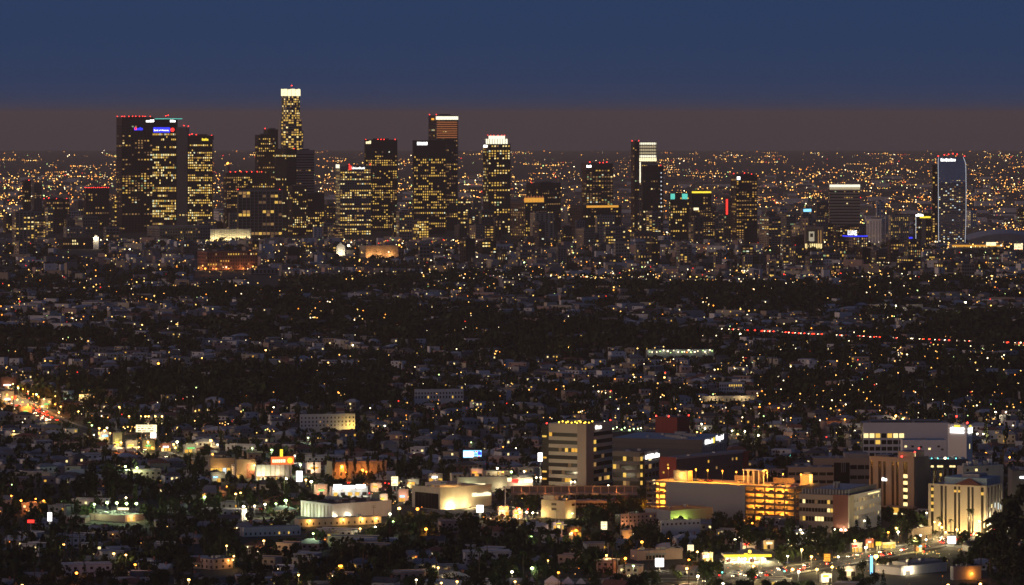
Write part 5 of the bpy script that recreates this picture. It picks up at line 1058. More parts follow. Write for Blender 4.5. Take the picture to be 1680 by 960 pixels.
for i, (x, yt, D, w) in enumerate(((1640, 838, 2262, 60), (1668, 812, 2275, 70), (1655, 850, 2240, 70), (1690, 800, 2290, 70), (1625, 872, 2235, 44), (1672, 868, 2215, 60), (1640, 890, 2212, 56), (1662, 905, 2200, 60))):
    X = wx(x, D); tree('tall', X, D, w * D / F / 2, wz(yt, D), ('third', 'second', 'fourth', 'very', 'sixth', 'fifth', 'seventh', 'eighth')[i] + ' tallest dark eucalyptus in the grove beside the slab block', 'eucalyptus grove by the slab block'); OCC.append((X - 4, D - 4, 0, 8, 8))

# ------------------------------------------------------------------ houses
HK = {}
WC = {'white': 'white', 'cream': 'cream', 'grey': 'grey', 'pink': 'pink', 'tan': 'tan'}
def gable(b, w, d, h, r, m, hip=False, o=.5):
    k = d * .5 if hip else -o
    P = [(-o, -o, h), (w + o, -o, h), (w + o, d + o, h), (-o, d + o, h), (k, d / 2, h + r), (w - k, d / 2, h + r)]
    for q in ((0, 1, 5, 4), (2, 3, 4, 5), (1, 2, 5), (3, 0, 4)): b.face([P[i] for i in q], m)
    b.face([P[3], P[2], P[1], P[0]], m)
def house_kind(style, wall, lit):
    key = (style, wall, lit)
    if key in HK: return HK[key]
    r = random.Random(str(key)); parts = []
    two = style in ('flat2', 'block'); w = {'gable': 11, 'hip': 13, 'flat': 12, 'flat2': 11, 'block': 24}[style] * r.uniform(.9, 1.1); d = r.uniform(8, 11); h = 6.2 if two else 3.4
    a = MB(); a.box(0, w, 0, d, -.4, h, wall)
    if style == 'gable': a.face([(0, 0, h), (0, d / 2, h + 2.4), (0, d, h)], wall); a.face([(w, 0, h), (w, d, h), (w, d / 2, h + 2.4)], wall)
    parts.append(('wall', a.mesh('wall'), None))
    a = MB(); rm = r.choice(('roofgrey', 'roofdark', 'rooftile', 'roofgrey', 'rooflight')) if style in ('gable', 'hip') else r.choice(('rooflight', 'roofgrey', 'roofgrey'))
    if style in ('gable', 'hip'): gable(a, w, d, h, 2.4, rm, style == 'hip')
    else:
        a.box(-.25, w + .25, -.25, d + .25, h + .01, h + .3, rm)
        for q in ((-.25, w + .25, -.25, .0), (-.25, w + .25, d, d + .25)): a.box(*q, h + .3, h + .75, wall)
    parts.append(('roof', a.mesh('roof'), None))
    n = {'gable': 3, 'hip': 4, 'flat': 3, 'flat2': 3, 'block': 6}[style]
    gl, li = MB(), MB(); gl.box(0, 1.5, -.07, 0, 0, 1.3, 'glass'); li.box(0, 1.5, -.07, 0, 0, 1.3, r.choice(('win_warm', 'win_gold', 'win_pale'))); gm, lm = gl.mesh('window'), li.mesh('window')
    onset = set(r.sample(range(n * (2 if two else 1)), (2 if two else 1))) if lit else set()
    for f in range(2 if two else 1):
        for i in range(n): parts.append(('window', lm if f * n + i in onset else gm, (w * (i + .5) / n - .75, 0, 1.0 + 2.9 * f)))
    dd = MB(); dd.box(0, 1.0, -.06, 0, 0, 2.1, 'bark'); parts.append(('door', dd.mesh('door'), (w * .5 / n + .9, 0, 0)))
    if style in ('gable', 'hip'): ch = MB(); ch.box(0, .8, 0, .8, 0, 2.6, 'brick'); parts.append(('chimney', ch.mesh('chimney'), (w * .75, d * .4, h + .8)))
    if lit: pl = MB(); pl.ball((0, 0, 0), .28, r.choice(('pt_warm', 'pt_amb', 'pt_wht')), 1, 6, 4); parts.append(('porch_lamp', pl.mesh('porch_lamp'), (w * .5 / n + 1.4, -.5, 2.5)))
    HK[key] = (parts, w, d, h + (2.4 if style in ('gable', 'hip') else .7)); return HK[key]
STY = {'gable': ('gabled bungalow', 'house'), 'hip': ('hip-roofed bungalow', 'house'), 'flat': ('flat-roofed cottage', 'house'), 'flat2': ('two-storey flat-roofed house', 'house'), 'block': ('two-storey apartment house', 'apartments')}
def near_name(X, Y, r, src=None):
    best = None
    for x, y, n in (src or LAND):
        d = math.hypot(x - X, y - Y)
        if d < r: r, best = d, n
    return best
HOUSES = []
def house(X, Y, rz, style, wall, lit):
    parts, w, d, h = house_kind(style, wall, lit)
    lab = f"{WC[wall]} {STY[style][0]} {'with a lit window and porch lamp' if lit else 'with dark windows'} {'near the ' + near_name(X, Y, 75) if near_name(X, Y, 75) else 'among the trees'}"
    HOUSES.append((X, Y, f"{WC[wall]} {STY[style][0]}{' with lit window' if lit else ''}"))
    z = float(gz(X, Y)); rt = thing('apartment_house' if style == 'block' else 'house', lab, STY[style][1], (X, Y, z), rz, lab)
    for nm, me, loc in parts: link(nm, me, rt, loc or (0, 0, 0))
    OCC.append((X, Y, rz, w, d))
hs = []
for _ in range(9000):
    if len(hs) >= 300: break
    Y = 2185 + 900 * rng.random() ** 1.25; X = wx(rng.uniform(-15, 1690), Y)
    st = rng.choice(('gable', 'gable', 'hip', 'hip', 'flat', 'flat', 'flat2', 'block')); wall = rng.choice(('white', 'white', 'cream', 'grey', 'pink', 'tan')); lit = rng.random() < .45
    parts, w, d, h = house_kind(st, wall, lit)
    if occupied(X + w / 2, Y + d / 2, w * .55 + 1.5) or near_road(X + w / 2, Y + 5, w / 2) or blocked(X + w / 2, Y, float(gz(X, Y)) + h, w / 2): continue
    rz = R(rng.choice((12, 14, -18, -20)) + rng.uniform(-4, 4)); house(X, Y, rz, st, wall, lit); hs.append((X, Y))
print('houses', len(hs), max(y for x, y in hs))

# the rest of the residential plain: one mass of houses, too many to place singly
def patch(X, Y):
    v = math.sin(X / 95 + 1.7 * math.sin(Y / 260)) + math.sin(Y / 150 + 1.3 * math.sin(X / 140)) + .7 * math.sin((X + Y) / 47)
    return max(0.0, min(1.0, .42 + .33 * v))
def far_houses():
    b = MB(); n = 0
    for _ in range(11000):
        y = rng.uniform(392, 790); D = min(dist(y), 7900) * rng.uniform(.99, 1.01)
        X = wx(rng.uniform(-30, 1710), D)
        if D < 3090 and not hs[-1] is None and D < 2750: continue
        if D > 3300 and rng.random() > .2 + .8 * patch(X, D): continue
        w, d = rng.uniform(9, 18), rng.uniform(8, 12)
        if D > 4500: w *= rng.choice((1, 1, 1.4, 2.0))
        fl = rng.choice((2, 2, 3, 3, 4, 5)) if D > 6000 else rng.choice((1, 2, 2, 3)) if D > 3600 else rng.choice((1, 1, 2)); h = 3.1 * fl + .4
        if occupied(X, D, w * .6) or near_road(X, D, w * .6): continue
        z = float(gz(X, D))
        if blocked(X, D, z + h + 1.5, w / 2): continue
        if D < 4200: OCC.append((X - w / 2, D - d / 2, 0, w, d))
        a = R(rng.choice((13, -18, 30)) + rng.uniform(-5, 5)); ca, sa = math.cos(a), math.sin(a); k = len(b.v)
        wall = rng.choice(('white', 'cream', 'grey', 'pink', 'tan', 'white', 'concrete')); roof = rng.choice(('rooflight', 'roofgrey', 'roofdark', 'rooftile', 'roofgrey', 'roofdark'))
        if fl < 3 and rng.random() < .55:
            b.box(-w / 2, w / 2, -d / 2, d / 2, -2, h, wall); r = 2.2
            P = [(-w / 2 - .4, -d / 2 - .4, h), (w / 2 + .4, -d / 2 - .4, h), (w / 2 + .4, d / 2 + .4, h), (-w / 2 - .4, d / 2 + .4, h), (-w * .2, 0, h + r), (w * .2, 0, h + r)]
            for q in ((0, 1, 5, 4), (2, 3, 4, 5), (1, 2, 5), (3, 0, 4)): b.face([P[i] for i in q], roof)
        else: b.box(-w / 2, w / 2, -d / 2, d / 2, -2, h, wall, roof)
        nw = max(2, int(w / 3))
        for f in range(fl):
            for i in range(nw):
                q = rng.random()
                if q < .12 or (D < 4600 and q < .6):
                    xx = -w / 2 + w * (i + .5) / nw; m = rng.choice(('win_warm', 'win_pale', 'win_gold', 'win_dim', 'win_pale')) if q < .075 else 'glass'
                    b.face([(xx - .7, -d / 2 - .06, 1 + 3.1 * f), (xx + .7, -d / 2 - .06, 1 + 3.1 * f), (xx + .7, -d / 2 - .06, 2.5 + 3.1 * f), (xx - .7, -d / 2 - .06, 2.5 + 3.1 * f)], m)
        for i in range(k, len(b.v)):
            x_, y_, z_ = b.v[i]; b.v[i] = (X + x_ * ca - y_ * sa, D + x_ * sa + y_ * ca, z + z_)
        n += 1
    o = stuff(b.build('distant_houses')); tag(o, 'mass of small pale houses covering the dark plain up to downtown', 'houses'); print('far houses', n)
far_houses()

# ------------------------------------------------------------------ scattered trees
def scatter_trees():
    nt_, cand = {'round': 0, 'palm': 0, 'column': 0}, 0
    lim = {'round': 250, 'palm': 60, 'column': 45}; rest = []
    for _ in range(8600):
        Y = 2182 + 1400 * rng.random() ** 1.2; X = wx(rng.uniform(-20, 1700), Y); k = rng.random(); kind = 'palm' if k < .07 else ('column' if k < .13 else 'round')
        h = {'palm': rng.uniform(12, 20), 'column': rng.uniform(8, 13), 'round': rng.uniform(4, 9.5)}[kind]; rad = {'palm': 2.2, 'column': h * .14, 'round': h * rng.uniform(.4, .62)}[kind]
        if occupied(X, Y, rad * .55) or near_road(X, Y, 1.0): continue
        for _k in range(3 if kind == 'round' else 1):
            if not blocked(X, Y, float(gz(X, Y)) + h, rad): break
            h *= .66; rad *= .8
        else: continue
        if kind == 'palm': OCC.append((X - 2, Y - 2, 0, 4, 4))
        else: OCC.append((X - rad * .5, Y - rad * .5, 0, rad, rad))
        rest.append((Y, X, kind, h, rad))
    rest.sort()
    far = []
    for Y, X, kind, h, rad in rest:
        if nt_[kind] < lim[kind]:
            nt_[kind] += 1; s = 'tall' if h > {'palm': 16, 'column': 10.5, 'round': 7.5}[kind] else ('low' if kind == 'round' and h < 5.2 else 'mid-height')
            nm = {'palm': 'slender palm', 'column': 'narrow dark cypress', 'round': 'dark leafy tree'}[kind]; lb = near_name(X, Y, 30, HOUSES) or near_name(X, Y, 90); lb = f'{s} {nm} beside a {lb}' if lb else f'{s} {nm} growing between the houses'; tree(kind, X, Y, rad, h, lb, lb)
        else: far.append((X, Y, h, rad))
    print('trees', nt_, 'rest', len(far)); return far
far = scatter_trees()
def far_trees(far):
    for _ in range(20000):
        y = rng.uniform(396, 690); D = min(dist(y), 8000) * rng.uniform(.985, 1.015)
        if D < 3550: continue
        X = wx(rng.uniform(-20, 1700), D); h = (4.5 + 7 * rng.random() ** 1.2 if D < 6000 else rng.uniform(4, 10)) * (1.45 - .7 * patch(X, D)); rad = h * rng.uniform(.45, .75) * (1 if D < 4500 else 1.25)
        if rng.random() < .13: h *= 1.5; rad *= .32
        if near_road(X, D, 4): continue
        for _k in range(4):
            if not blocked(X, D, float(gz(X, D)) + h, rad): break
            h *= .66; rad *= .8
        else: continue
        if D < 4200 and occupied(X, D, rad * .5): continue
        if D > 6000 and rng.random() < .5: continue
        far.append((X, D, h, rad))
    T = []
    for i in range(6):
        _, V, Fq = crown_mesh(80 + i, 1.0, 1.5, 42, .62, 'leafdark'); T.append((V, Fq))
    A = np.array(far); idx = np.random.randint(0, 6, len(A)); Z = gz(A[:, 0], A[:, 1]); VS, FS, off = [], [], 0
    ang = np.random.uniform(0, 6.28, len(A))
    for t in range(6):
        V, Fq = T[t]
        for i in np.where(idx == t)[0]:
            X, Y, h, r = A[i]; c, s = math.cos(ang[i]), math.sin(ang[i])
            P = np.empty_like(V); P[:, 0] = X + r * (V[:, 0] * c - V[:, 1] * s); P[:, 1] = Y + r * (V[:, 0] * s + V[:, 1] * c); P[:, 2] = Z[i] + h * .55 + V[:, 2] * h * .6
            VS.append(P); FS.append(Fq + off); off += len(V)
    V = np.concatenate(VS).astype(np.float32); Q = np.concatenate(FS).astype(np.int32)
    me = bpy.data.meshes.new('distant_trees'); me.vertices.add(len(V)); me.vertices.foreach_set('co', V.ravel()); me.loops.add(Q.size); me.loops.foreach_set('vertex_index', Q.ravel())
    me.polygons.add(len(Q)); me.polygons.foreach_set('loop_start', np.arange(0, Q.size, 4, dtype=np.int32))
    me.materials.append(M['leafdark']); me.materials.append(M['leaf']); me.materials.append(M['leafolive']); me.polygons.foreach_set('material_index', np.random.randint(0, 3, len(Q)).astype(np.int32)); me.update(calc_edges=True)
    tag(stuff(link('distant_trees', me)), 'dark tree cover spread between the houses of the plain', 'trees'); print('far trees', len(A))
far_trees(far)
def far_blocks():
    b = MB()
    for _ in range(1500):
        y = rng.uniform(285, 392); D = dist(y) * rng.uniform(.97, 1.03)
        if D < 8900: continue
        X = wx(rng.uniform(-20, 1700), D); w = rng.uniform(20, 70); h = rng.uniform(5, 16)
        g = float(gz(X, D)); b.box(X - w / 2, X + w / 2, D, D + 25, g - 2, g + h, rng.choice(('concrete', 'tan', 'darkconcrete', 'white')), 'roofgrey')
    tag(stuff(b.build('distant_blocks')), 'low warehouse blocks fading into haze beyond downtown', 'buildings')
far_blocks()

# ------------------------------------------------------------------ lights of the city
PAL_FAR = ['far_dim'] * 7 + ['far_faint'] * 4 + ['far_warm'] * 9 + ['far_yel'] * 7 + ['far_amb'] * 4 + ['far_wht'] * 3 + ['far_red', 'far_grn']
def far_lights():
    b = MB()
    def put(x, y, k=1.0):
        s = max((y - HY) / F, math.sqrt(4 * (H - 8) / RC2) + 1e-6); D = RC2 / 2 * (s - math.sqrt(s * s - 4 * (H - 8) / RC2)); X = wx(x, D); r = D / F * k * rng.choice((.4, .5, .6, .7, .85, 1.1)); b.octa((X, D, 8 + r - D * D / RC2), r, rng.choice(PAL_FAR))
    for _ in range(8600):
        x, y = rng.uniform(-5, 1685), 247.5 + 145 * rng.random() ** .85
        if rng.random() < .18 + .82 * max(0, min(1, .5 + .5 * (math.sin(x / 71 + y / 9) + math.sin(x / 33 - y / 6.1) + math.sin(y / 3.7 + x / 190)))): put(x, y)
    for _ in range(210):                                   # street rows and lit yards
        x, y, n = rng.uniform(-10, 1680), 250 + 125 * rng.random(), rng.randint(4, 12); dx, dy = rng.choice((3.0, 4.5, -3.5)), rng.choice((0, 0, 0, .08, -.06, .5, .9))
        for i in range(n): put(x + dx * i + rng.uniform(-1, 1), min(max(y + dy * i + rng.uniform(-.25, .25), 246.5), 392))
    for _ in range(60):
        x, y = rng.uniform(-10, 1690), 262 + 110 * rng.random()
        for i in range(rng.randint(6, 16)): put(x + rng.gauss(0, 9), min(max(y + rng.gauss(0, 4), 247), 392), .9)
    for _ in range(330): put(rng.uniform(-5, 250), rng.uniform(285, 356), 1.2)
    for _ in range(200): put(rng.uniform(1250, 1685), rng.uniform(275, 350), 1.0)
    tag(stuff(b.build('distant_city_lights')), 'countless tiny warm lamps of the suburbs beyond downtown', 'city lights')
far_lights()
def mid_lights():
    b = MB(); pal = ['pt_warm'] * 8 + ['pt_yel'] * 6 + ['pt_wht'] * 6 + ['pt_amb'] * 3 + ['pt_grn'] * 1 + ['pt_red']
    def put(x, y, k=1.0, m=None):
        z = rng.uniform(9, 12.5); D = min(dist(y, z + 8), 7900); X = wx(x, D); g = float(gz(X, D)); r = D / F * k * rng.choice((.35, .45, .55, .65, .8, 1.0, 1.35)); b.octa((X, D, g + z), r, m or rng.choice(pal)); b.tube((X, D + .3, g - .5), (X, D + .3, g + z), .15, .1, 'polepaint', 3)
    for _ in range(760): put(rng.uniform(0, 1680), rng.uniform(376, 470), .9)
    for _ in range(420): put(rng.uniform(560, 1680), rng.uniform(376, 480), .9)
    for _ in range(400): put(rng.uniform(0, 1680), rng.uniform(470, 700))
    for _ in range(240): put(rng.uniform(1000, 1680), rng.uniform(560, 700))
    for _ in range(34):                                    # lamps lining streets
        y = 400 + 290 * rng.random() ** 1.3; D = dist(y, 10); X = wx(rng.uniform(0, 1680), D); a = R(rng.choice((13, 13, -18, 103, 72))); m = rng.choice(pal)
        for i in range(rng.randint(4, 9)):
            Xi, Yi = X + math.cos(a) * 38 * i, D + math.sin(a) * 38 * i; g = float(gz(Xi, Yi)); b.octa((Xi, Yi, g + 10.5), Yi / F * rng.choice((.45, .55, .7)), m); b.tube((Xi, Yi + .3, g - .5), (Xi, Yi + .3, g + 10.5), .15, .1, 'polepaint', 3)
    for _ in range(70):
        x, y = rng.uniform(0, 1680), 390 + 300 * rng.random() ** 1.3
        for i in range(rng.randint(3, 7)): put(x + rng.gauss(0, 7), y + rng.gauss(0, 2))
    tag(stuff(b.build('distant_street_lights')), 'scattered porch and street lamps glowing between trees of the plain', 'street lights')
mid_lights()
_lm = {}
def lamp_meshes(m, h):
    k = (m, h)
    if k not in _lm:
        p = MB(); p.tube((0, 0, -.3), (0, 0, h), .13, .08, 'polepaint'); p.tube((0, 0, h), (0, -1.3, h + .25), .06, .05, 'polepaint', 5)
        d = MB(); d.ball((0, -1.4, h + .05), .46, m, .8, 8, 5); c = MB(); c.box(-.3, .3, -1.75, -1.05, h + .36, h + .5, 'polepaint'); _lm[k] = (p.mesh('pole'), d.mesh('bulb'), c.mesh('lamp_cap'))
    return _lm[k]
LC = {'w': ('lamp_wht', WHT, 'white'), 'g': ('lamp_grn', (.75, 1, .5), 'greenish white'), 'a': ('lamp_amb', AMB, 'orange sodium'), 'y': ('lamp_warm', (1, .72, .3), 'warm yellow')}
def street_lamp(X, Y, c, power, h=8.5, big=1.0, where='standing among the houses'):
    m, col, nm = LC[c]; z = float(gz(X, Y))
    if where.startswith('standing'):
        lb = near_name(X, Y, 60) or near_name(X, Y, 40, HOUSES)
        if lb: where = 'beside the ' + lb
    lb = f"{'large ' if big > 1.4 else ''}{nm} street lamp {where}"; rt = thing('street_lamp', lb, 'street lamp', (X, Y, z), 0, lb)
    p, d, k = lamp_meshes(m, h); link('pole', p, rt); o = link('bulb', d, rt); link('lamp_cap', k, rt)
    if big != 1.0: o.scale = (big, big, big); o.location = (0, 1.4 * (big - 1), -h * (big - 1))
    if power: lamp_light('lamp_light', rt, (0, -1.4, h - .7), col, power, .4)
def lamp_px(x, y, c, power=900, h=8.5, big=1.0, where='standing among the houses'):
    D = dist(y, h); X = wx(x, D); street_lamp(X, D, c, power, h, big, where); KC.append((x - 3, x + 3, y + 3, D)); OCC.append((X - 1, D - 1, 0, 2, 2))

# lamps read off the photograph: column, row, colour, brightness
for x, y, c, p, big in ((155, 826, 'g', 1200, 1.5), (176, 823.5, 'g', 1600, 1.9), (192, 824, 'g', 1600, 1.9), (208, 825, 'g', 1600, 1.9), (224, 825, 'g', 1600, 1.9)): lamp_px(x, y, c, p, 10, big, 'in the parking-lot row above the strip sign')
for x, y, c, p, big in ((346, 722, 'y', 3500, 2.2), (206, 764, 'g', 1500, 1.7), (225, 766, 'g', 1200, 1.5), (291, 724, 'w', 2000, 1.8), (243, 724, 'y', 1500, 1.6), (349, 744, 'a', 900, 1.3), (446, 737, 'g', 1500, 1.7), (469, 820, 'g', 2200, 2.1), (435, 826, 'w', 1200, 1.5), (418, 829, 'w', 1400, 1.5), (400, 830, 'w', 1600, 1.8), (453, 825, 'g', 900, 1.3),
        (418, 762, 'y', 1500, 1.5), (511, 789, 'w', 1200, 1.8), (493, 761, 'g', 900, 1.5), (484, 746, 'w', 500, 1.1), (502, 786, 'y', 900, 1.4), (470, 784, 'w', 900, 1.5), (595, 770, 'a', 1500, 1.7), (561, 763, 'a', 900, 1.3), (685, 834, 'a', 1800, 1.9), (655, 833, 'y', 2400, 2.0), (640, 842, 'w', 1200, 1.5), (822, 831, 'a', 1500, 1.7), (831, 832, 'a', 1600, 1.9), (852, 834, 'y', 900, 1.5), (853, 839, 'g', 900, 1.3), (864, 839, 'w', 1200, 1.5), (874, 840, 'w', 900, 1.4), (839, 773, 'g', 1200, 1.7), (825, 773, 'a', 600, 1.2), (816, 767, 'w', 600, 1.6), (860, 772, 'w', 500, 1.2),
        (880, 782, 'w', 900, 1.2), (887, 782, 'w', 900, 1.2), (937, 789, 'w', 900, 1.3), (943, 789, 'w', 900, 1.3), (998, 795, 'w', 500, 1.0), (699, 867, 'a', 1200, 1.8), (560, 927, 'a', 700, 1.3), (591, 866, 'y', 700, 1.3), (616, 863, 'w', 600, 1.3), (433, 886, 'y', 700, 1.3), (514, 874, 'g', 400, 1.2), (645, 854, 'g', 400, 1.1), (372, 894, 'y', 500, 1.2), (384, 911, 'y', 300, 1.1), (310, 950, 'y', 500, 1.5), (126, 939, 'a', 700, 1.5), (105, 892, 'y', 400, 1.2), (187, 907, 'y', 500, 1.4), (207, 909, 'y', 300, 1.2), (222, 925, 'a', 300, 1.3), (37, 959, 'y', 500, 1.3), (19, 812, 'a', 300, 1.1), (35, 820, 'a', 500, 1.4), (72, 820, 'a', 300, 1.2), (59, 817, 'a', 200, 1.0),
        (336, 814, 'g', 900, 1.6), (387, 809, 'y', 900, 1.4), (395, 807, 'y', 700, 1.2), (490, 942, 'y', 500, 1.2), (557, 927, 'a', 400, 1.1), (719, 930, 'y', 500, 1.3), (840, 937, 'w', 600, 1.5), (845, 953, 'y', 400, 1.2), (683, 950, 'w', 400, 1.1), (750, 953, 'y', 400, 1.3), (724, 955, 'y', 300, 1.2), (1053, 888, 'a', 900, 1.6), (945, 869, 'a', 700, 1.4), (938, 873, 'y', 400, 1.1), (1026, 915, 'a', 700, 1.6), (995, 910, 'y', 500, 1.3), (1039, 927, 'g', 500, 1.2), (873, 931, 'g', 1100, 1.8), (916, 938, 'a', 300, 1.2), (872, 879, 'g', 400, 1.1), (1206, 884, 'w', 300, 1.2), (1144, 904, 'y', 600, 1.3), (1162, 908, 'y', 600, 1.2), (1130, 917, 'a', 500, 1.2), (939, 841, 'g', 400, 1.1),
        (1246, 673, 'a', 1200, 1.5), (1244, 715, 'w', 900, 1.5), (1201, 708, 'w', 900, 1.3), (1222, 709, 'w', 700, 1.3), (1210, 713, 'y', 500, 1.1), (1143, 710, 'y', 700, 1.4), (1157, 705, 'w', 700, 1.4), (1151, 698, 'w', 500, 1.2), (1470, 687, 'y', 1800, 2.2), (1481, 691, 'g', 500, 1.3), (1379, 704, 'w', 600, 1.4), (1386, 692, 'a', 600, 1.3), (1603, 713, 'w', 800, 1.4), (1613, 713, 'w', 700, 1.2), (1656, 749, 'a', 500, 1.3), (1424, 697, 'w', 400, 1.2), (1448, 671, 'a', 500, 1.4), (1277, 674, 'a', 400, 1.2), (1650, 681, 'w', 500, 1.2), (1633, 681, 'w', 600, 1.3), (1373, 711, 'y', 400, 1.2), (1402, 708, 'w', 400, 1.1),
        (1650, 862, 'w', 1500, 1.9), (1655, 849, 'y', 500, 1.5), (1622, 856, 'w', 1500, 1.8), (1606, 854, 'y', 1500, 1.8), (1545, 864, 'y', 900, 1.6), (1551, 872, 'y', 900, 1.5), (1540, 860, 'y', 900, 1.2), (1533, 855, 'y', 500, 1.2), (1510, 877, 'w', 300, 1.1), (1519, 884, 'w', 300, 1.2), (1437, 912, 'y', 3500, 2.6), (1418, 853, 'w', 300, 1.0), (1375, 912, 'w', 500, 1.2), (1300, 933, 'y', 1000, 1.7), (1310, 937, 'w', 1000, 1.5), (1340, 933, 'y', 700, 1.5), (1365, 929, 'y', 1000, 1.5), (1478, 901, 'w', 400, 1.2), (1313, 868, 'w', 600, 1.3), (1316, 873, 'w', 600, 1.3), (1340, 886, 'w', 300, 1.1), (1292, 911, 'w', 500, 1.2), (1186, 956, 'w', 500, 1.2), (1608, 957, 'y', 700, 1.5), (1555, 959, 'y', 1800, 1.5), (1640, 902, 'a', 60, .8), (1470, 865, 'y', 500, 1.3), (1457, 872, 'a', 600, 1.2), (1520, 840, 'w', 300, 1.0),
        (100, 663, 'y', 500, 1.2), (60, 641, 'g', 1200, 1.7), (79, 642, 'g', 1500, 1.7), (101, 641, 'g', 1500, 1.7), (30, 630, 'g', 900, 1.5), (12, 625, 'y', 900, 1.4), (132, 644, 'y', 400, 1.2), (129, 672, 'y', 500, 1.3), (97, 674, 'y', 900, 1.5), (77, 688, 'y', 900, 1.4), (23, 707, 'y', 300, 1.2), (212, 681, 'y', 700, 1.3), (231, 681, 'y', 700, 1.4), (239, 681, 'y', 700, 1.4), (244, 681, 'y', 700, 1.4), (255, 681, 'y', 700, 1.5), (266, 681, 'y', 700, 1.5), (196, 664, 'y', 600, 1.3), (163, 702, 'y', 900, 1.5), (172, 706, 'y', 1500, 2.0), (176, 701, 'w', 700, 1.3), (151, 697, 'g', 500, 1.2), (146, 692, 'g', 500, 1.2), (163, 710, 'a', 900, 1.4), (181, 710, 'y', 500, 1.2), (285, 728, 'y', 900, 1.6), (288, 733, 'y', 900, 1.4), (199, 725, 'y', 700, 1.4), (190, 730, 'a', 500, 1.2), (228, 732, 'y', 600, 1.3), (250, 733, 'a', 700, 1.3), (357, 728, 'w', 500, 1.2), (414, 734, 'g', 500, 1.2)):
    lamp_px(x, y, c, p, 8.5, big)
n = 0
for _ in range(3000):
    if n >= 24: break
    Y = 2190 + 1300 * rng.random(); X = wx(rng.uniform(0, 1680), Y)
    if occupied(X, Y, 1) or blocked(X, Y, 8, 1) or near_road(X, Y, -3): continue
    street_lamp(X, Y, rng.choice('yyywag'), 300 if n % 2 else 0, 7.0, rng.choice((.8, 1.0, 1.2))); n += 1
for x, y, c, p, big in ((943, 453, 'a', 9000, 4.6), (1070, 443, 'a', 9000, 4.6), (952, 455, 'a', 0, 2.0), (572, 405, 'w', 9000, 4.2), (655, 404, 'a', 5000, 3.2), (671, 400, 'a', 5000, 3.0), (776, 405, 'a', 6000, 3.4), (363, 434, 'a', 6000, 4), (337, 451, 'a', 3000, 2.6), (590, 453, 'a', 9000, 3.2), (1215, 562, 'w', 4000, 2.6), (932, 577, 'y', 3000, 2.2), (1005, 426, 'w', 0, 2.4), (860, 433, 'g', 0, 2.3), (1627, 452, 'y', 5000, 3.2), (1657, 454, 'y', 5000, 3.4), (1552, 529, 'w', 3000, 2.2), (1646, 519, 'w', 3000, 2.4), (1470, 522, 'w', 2500, 2.0), (1584, 509, 'w', 0, 2.6), (1445, 489, 'w', 0, 2.2), (538, 589, 'y', 0, 1.8), (579, 566, 'w', 0, 1.8), (213, 422, 'w', 0, 2.6), (436, 570, 'y', 0, 1.8), (755, 497, 'a', 0, 2), (233, 540, 'y', 0, 2.0), (617, 611, 'y', 0, 1.9), (1090, 620, 'y', 0, 1.6), (260, 594, 'a', 600, 2.2), (650, 384, 'w', 0, 2.6), (506, 385, 'w', 4000, 3.6), (486, 381, 'w', 3000, 3), (526, 383, 'w', 4000, 4), (452, 366, 'w', 3000, 3), (335, 362, 'w', 4000, 3), (355, 365, 'w', 8000, 5), (158, 392, 'w', 2000, 2.4)):
    lamp_px(x, y, c, p, 9.0, big, 'on the far plain below downtown')
for i in range(9):                                     # sodium lamps along the upper boulevard
    for s_ in (-1, 1):
        t = .25 + .17 * i / 8; tot = [(a, b, math.hypot(b[0] - a[0], b[1] - a[1])) for a, b in zip(BLVD, BLVD[1:])]; q = t * sum(u[2] for u in tot)
        for a, b, l in tot:
            if q <= l: break
            q -= l
        ux, uy = (b[0] - a[0]) / l, (b[1] - a[1]) / l; street_lamp(a[0] + ux * q - uy * 11 * s_, a[1] + uy * q + ux * 11 * s_, 'a' if i % 3 else 'y', 2600, 9.0, 1.2, 'lining the upper boulevard')
for i in range(16):                                    # lamps along the avenue
    s_ = 1 if i % 2 else -1; t = i / 15; pts = VERM; tot = [(a, b, math.hypot(b[0] - a[0], b[1] - a[1])) for a, b in zip(pts, pts[1:])]; q = t * .85 * sum(u[2] for u in tot)
    for a, b, l in tot:
        if q <= l: break
        q -= l
    ux, uy = (b[0] - a[0]) / l, (b[1] - a[1]) / l; street_lamp(a[0] + ux * q - uy * 11.5 * s_, a[1] + uy * q + ux * 11.5 * s_, 'y' if i % 3 else 'w', 2200, 8.0, 1.5, 'lining the avenue traffic')
def small_lamps():
    """Low porch, path and car-park lamps of the near blocks, hundreds of dots a few pixels wide."""
    b = MB(); pal = ['pt_warm'] * 7 + ['pt_yel'] * 4 + ['pt_wht'] * 3 + ['pt_amb'] * 3 + ['pt_grn']
    def put(x, y, m=None):
        z = rng.uniform(2.2, 5); D = dist(y, z); X = wx(x, D)
        if not occupied(X, D, .5): g = float(gz(X, D)); b.octa((X, D, g + z), D / F * rng.choice((.35, .5, .7)), m or rng.choice(pal)); b.tube((X, D + .1, g - .3), (X, D + .1, g + z), .06, .05, 'polepaint', 3)
    for _ in range(110): put(rng.uniform(0, 1680), rng.uniform(700, 958))
    for cx, cy, sx, sy, n in ((1500, 905, 55, 12, 40), (1250, 930, 50, 12, 36), (830, 848, 30, 6, 30), (650, 812, 25, 10, 26), (400, 765, 45, 8, 30), (250, 725, 45, 9, 26), (40, 655, 30, 14, 36), (560, 800, 30, 6, 20), (1560, 880, 40, 8, 20), (1400, 925, 40, 12, 26)):
        for _ in range(n): put(rng.gauss(cx, sx), rng.gauss(cy, sy))
    tag(stuff(b.build('low_lamps')), 'sprinkle of small porch and forecourt lamps along the boulevard blocks', 'lamps')
small_lamps()

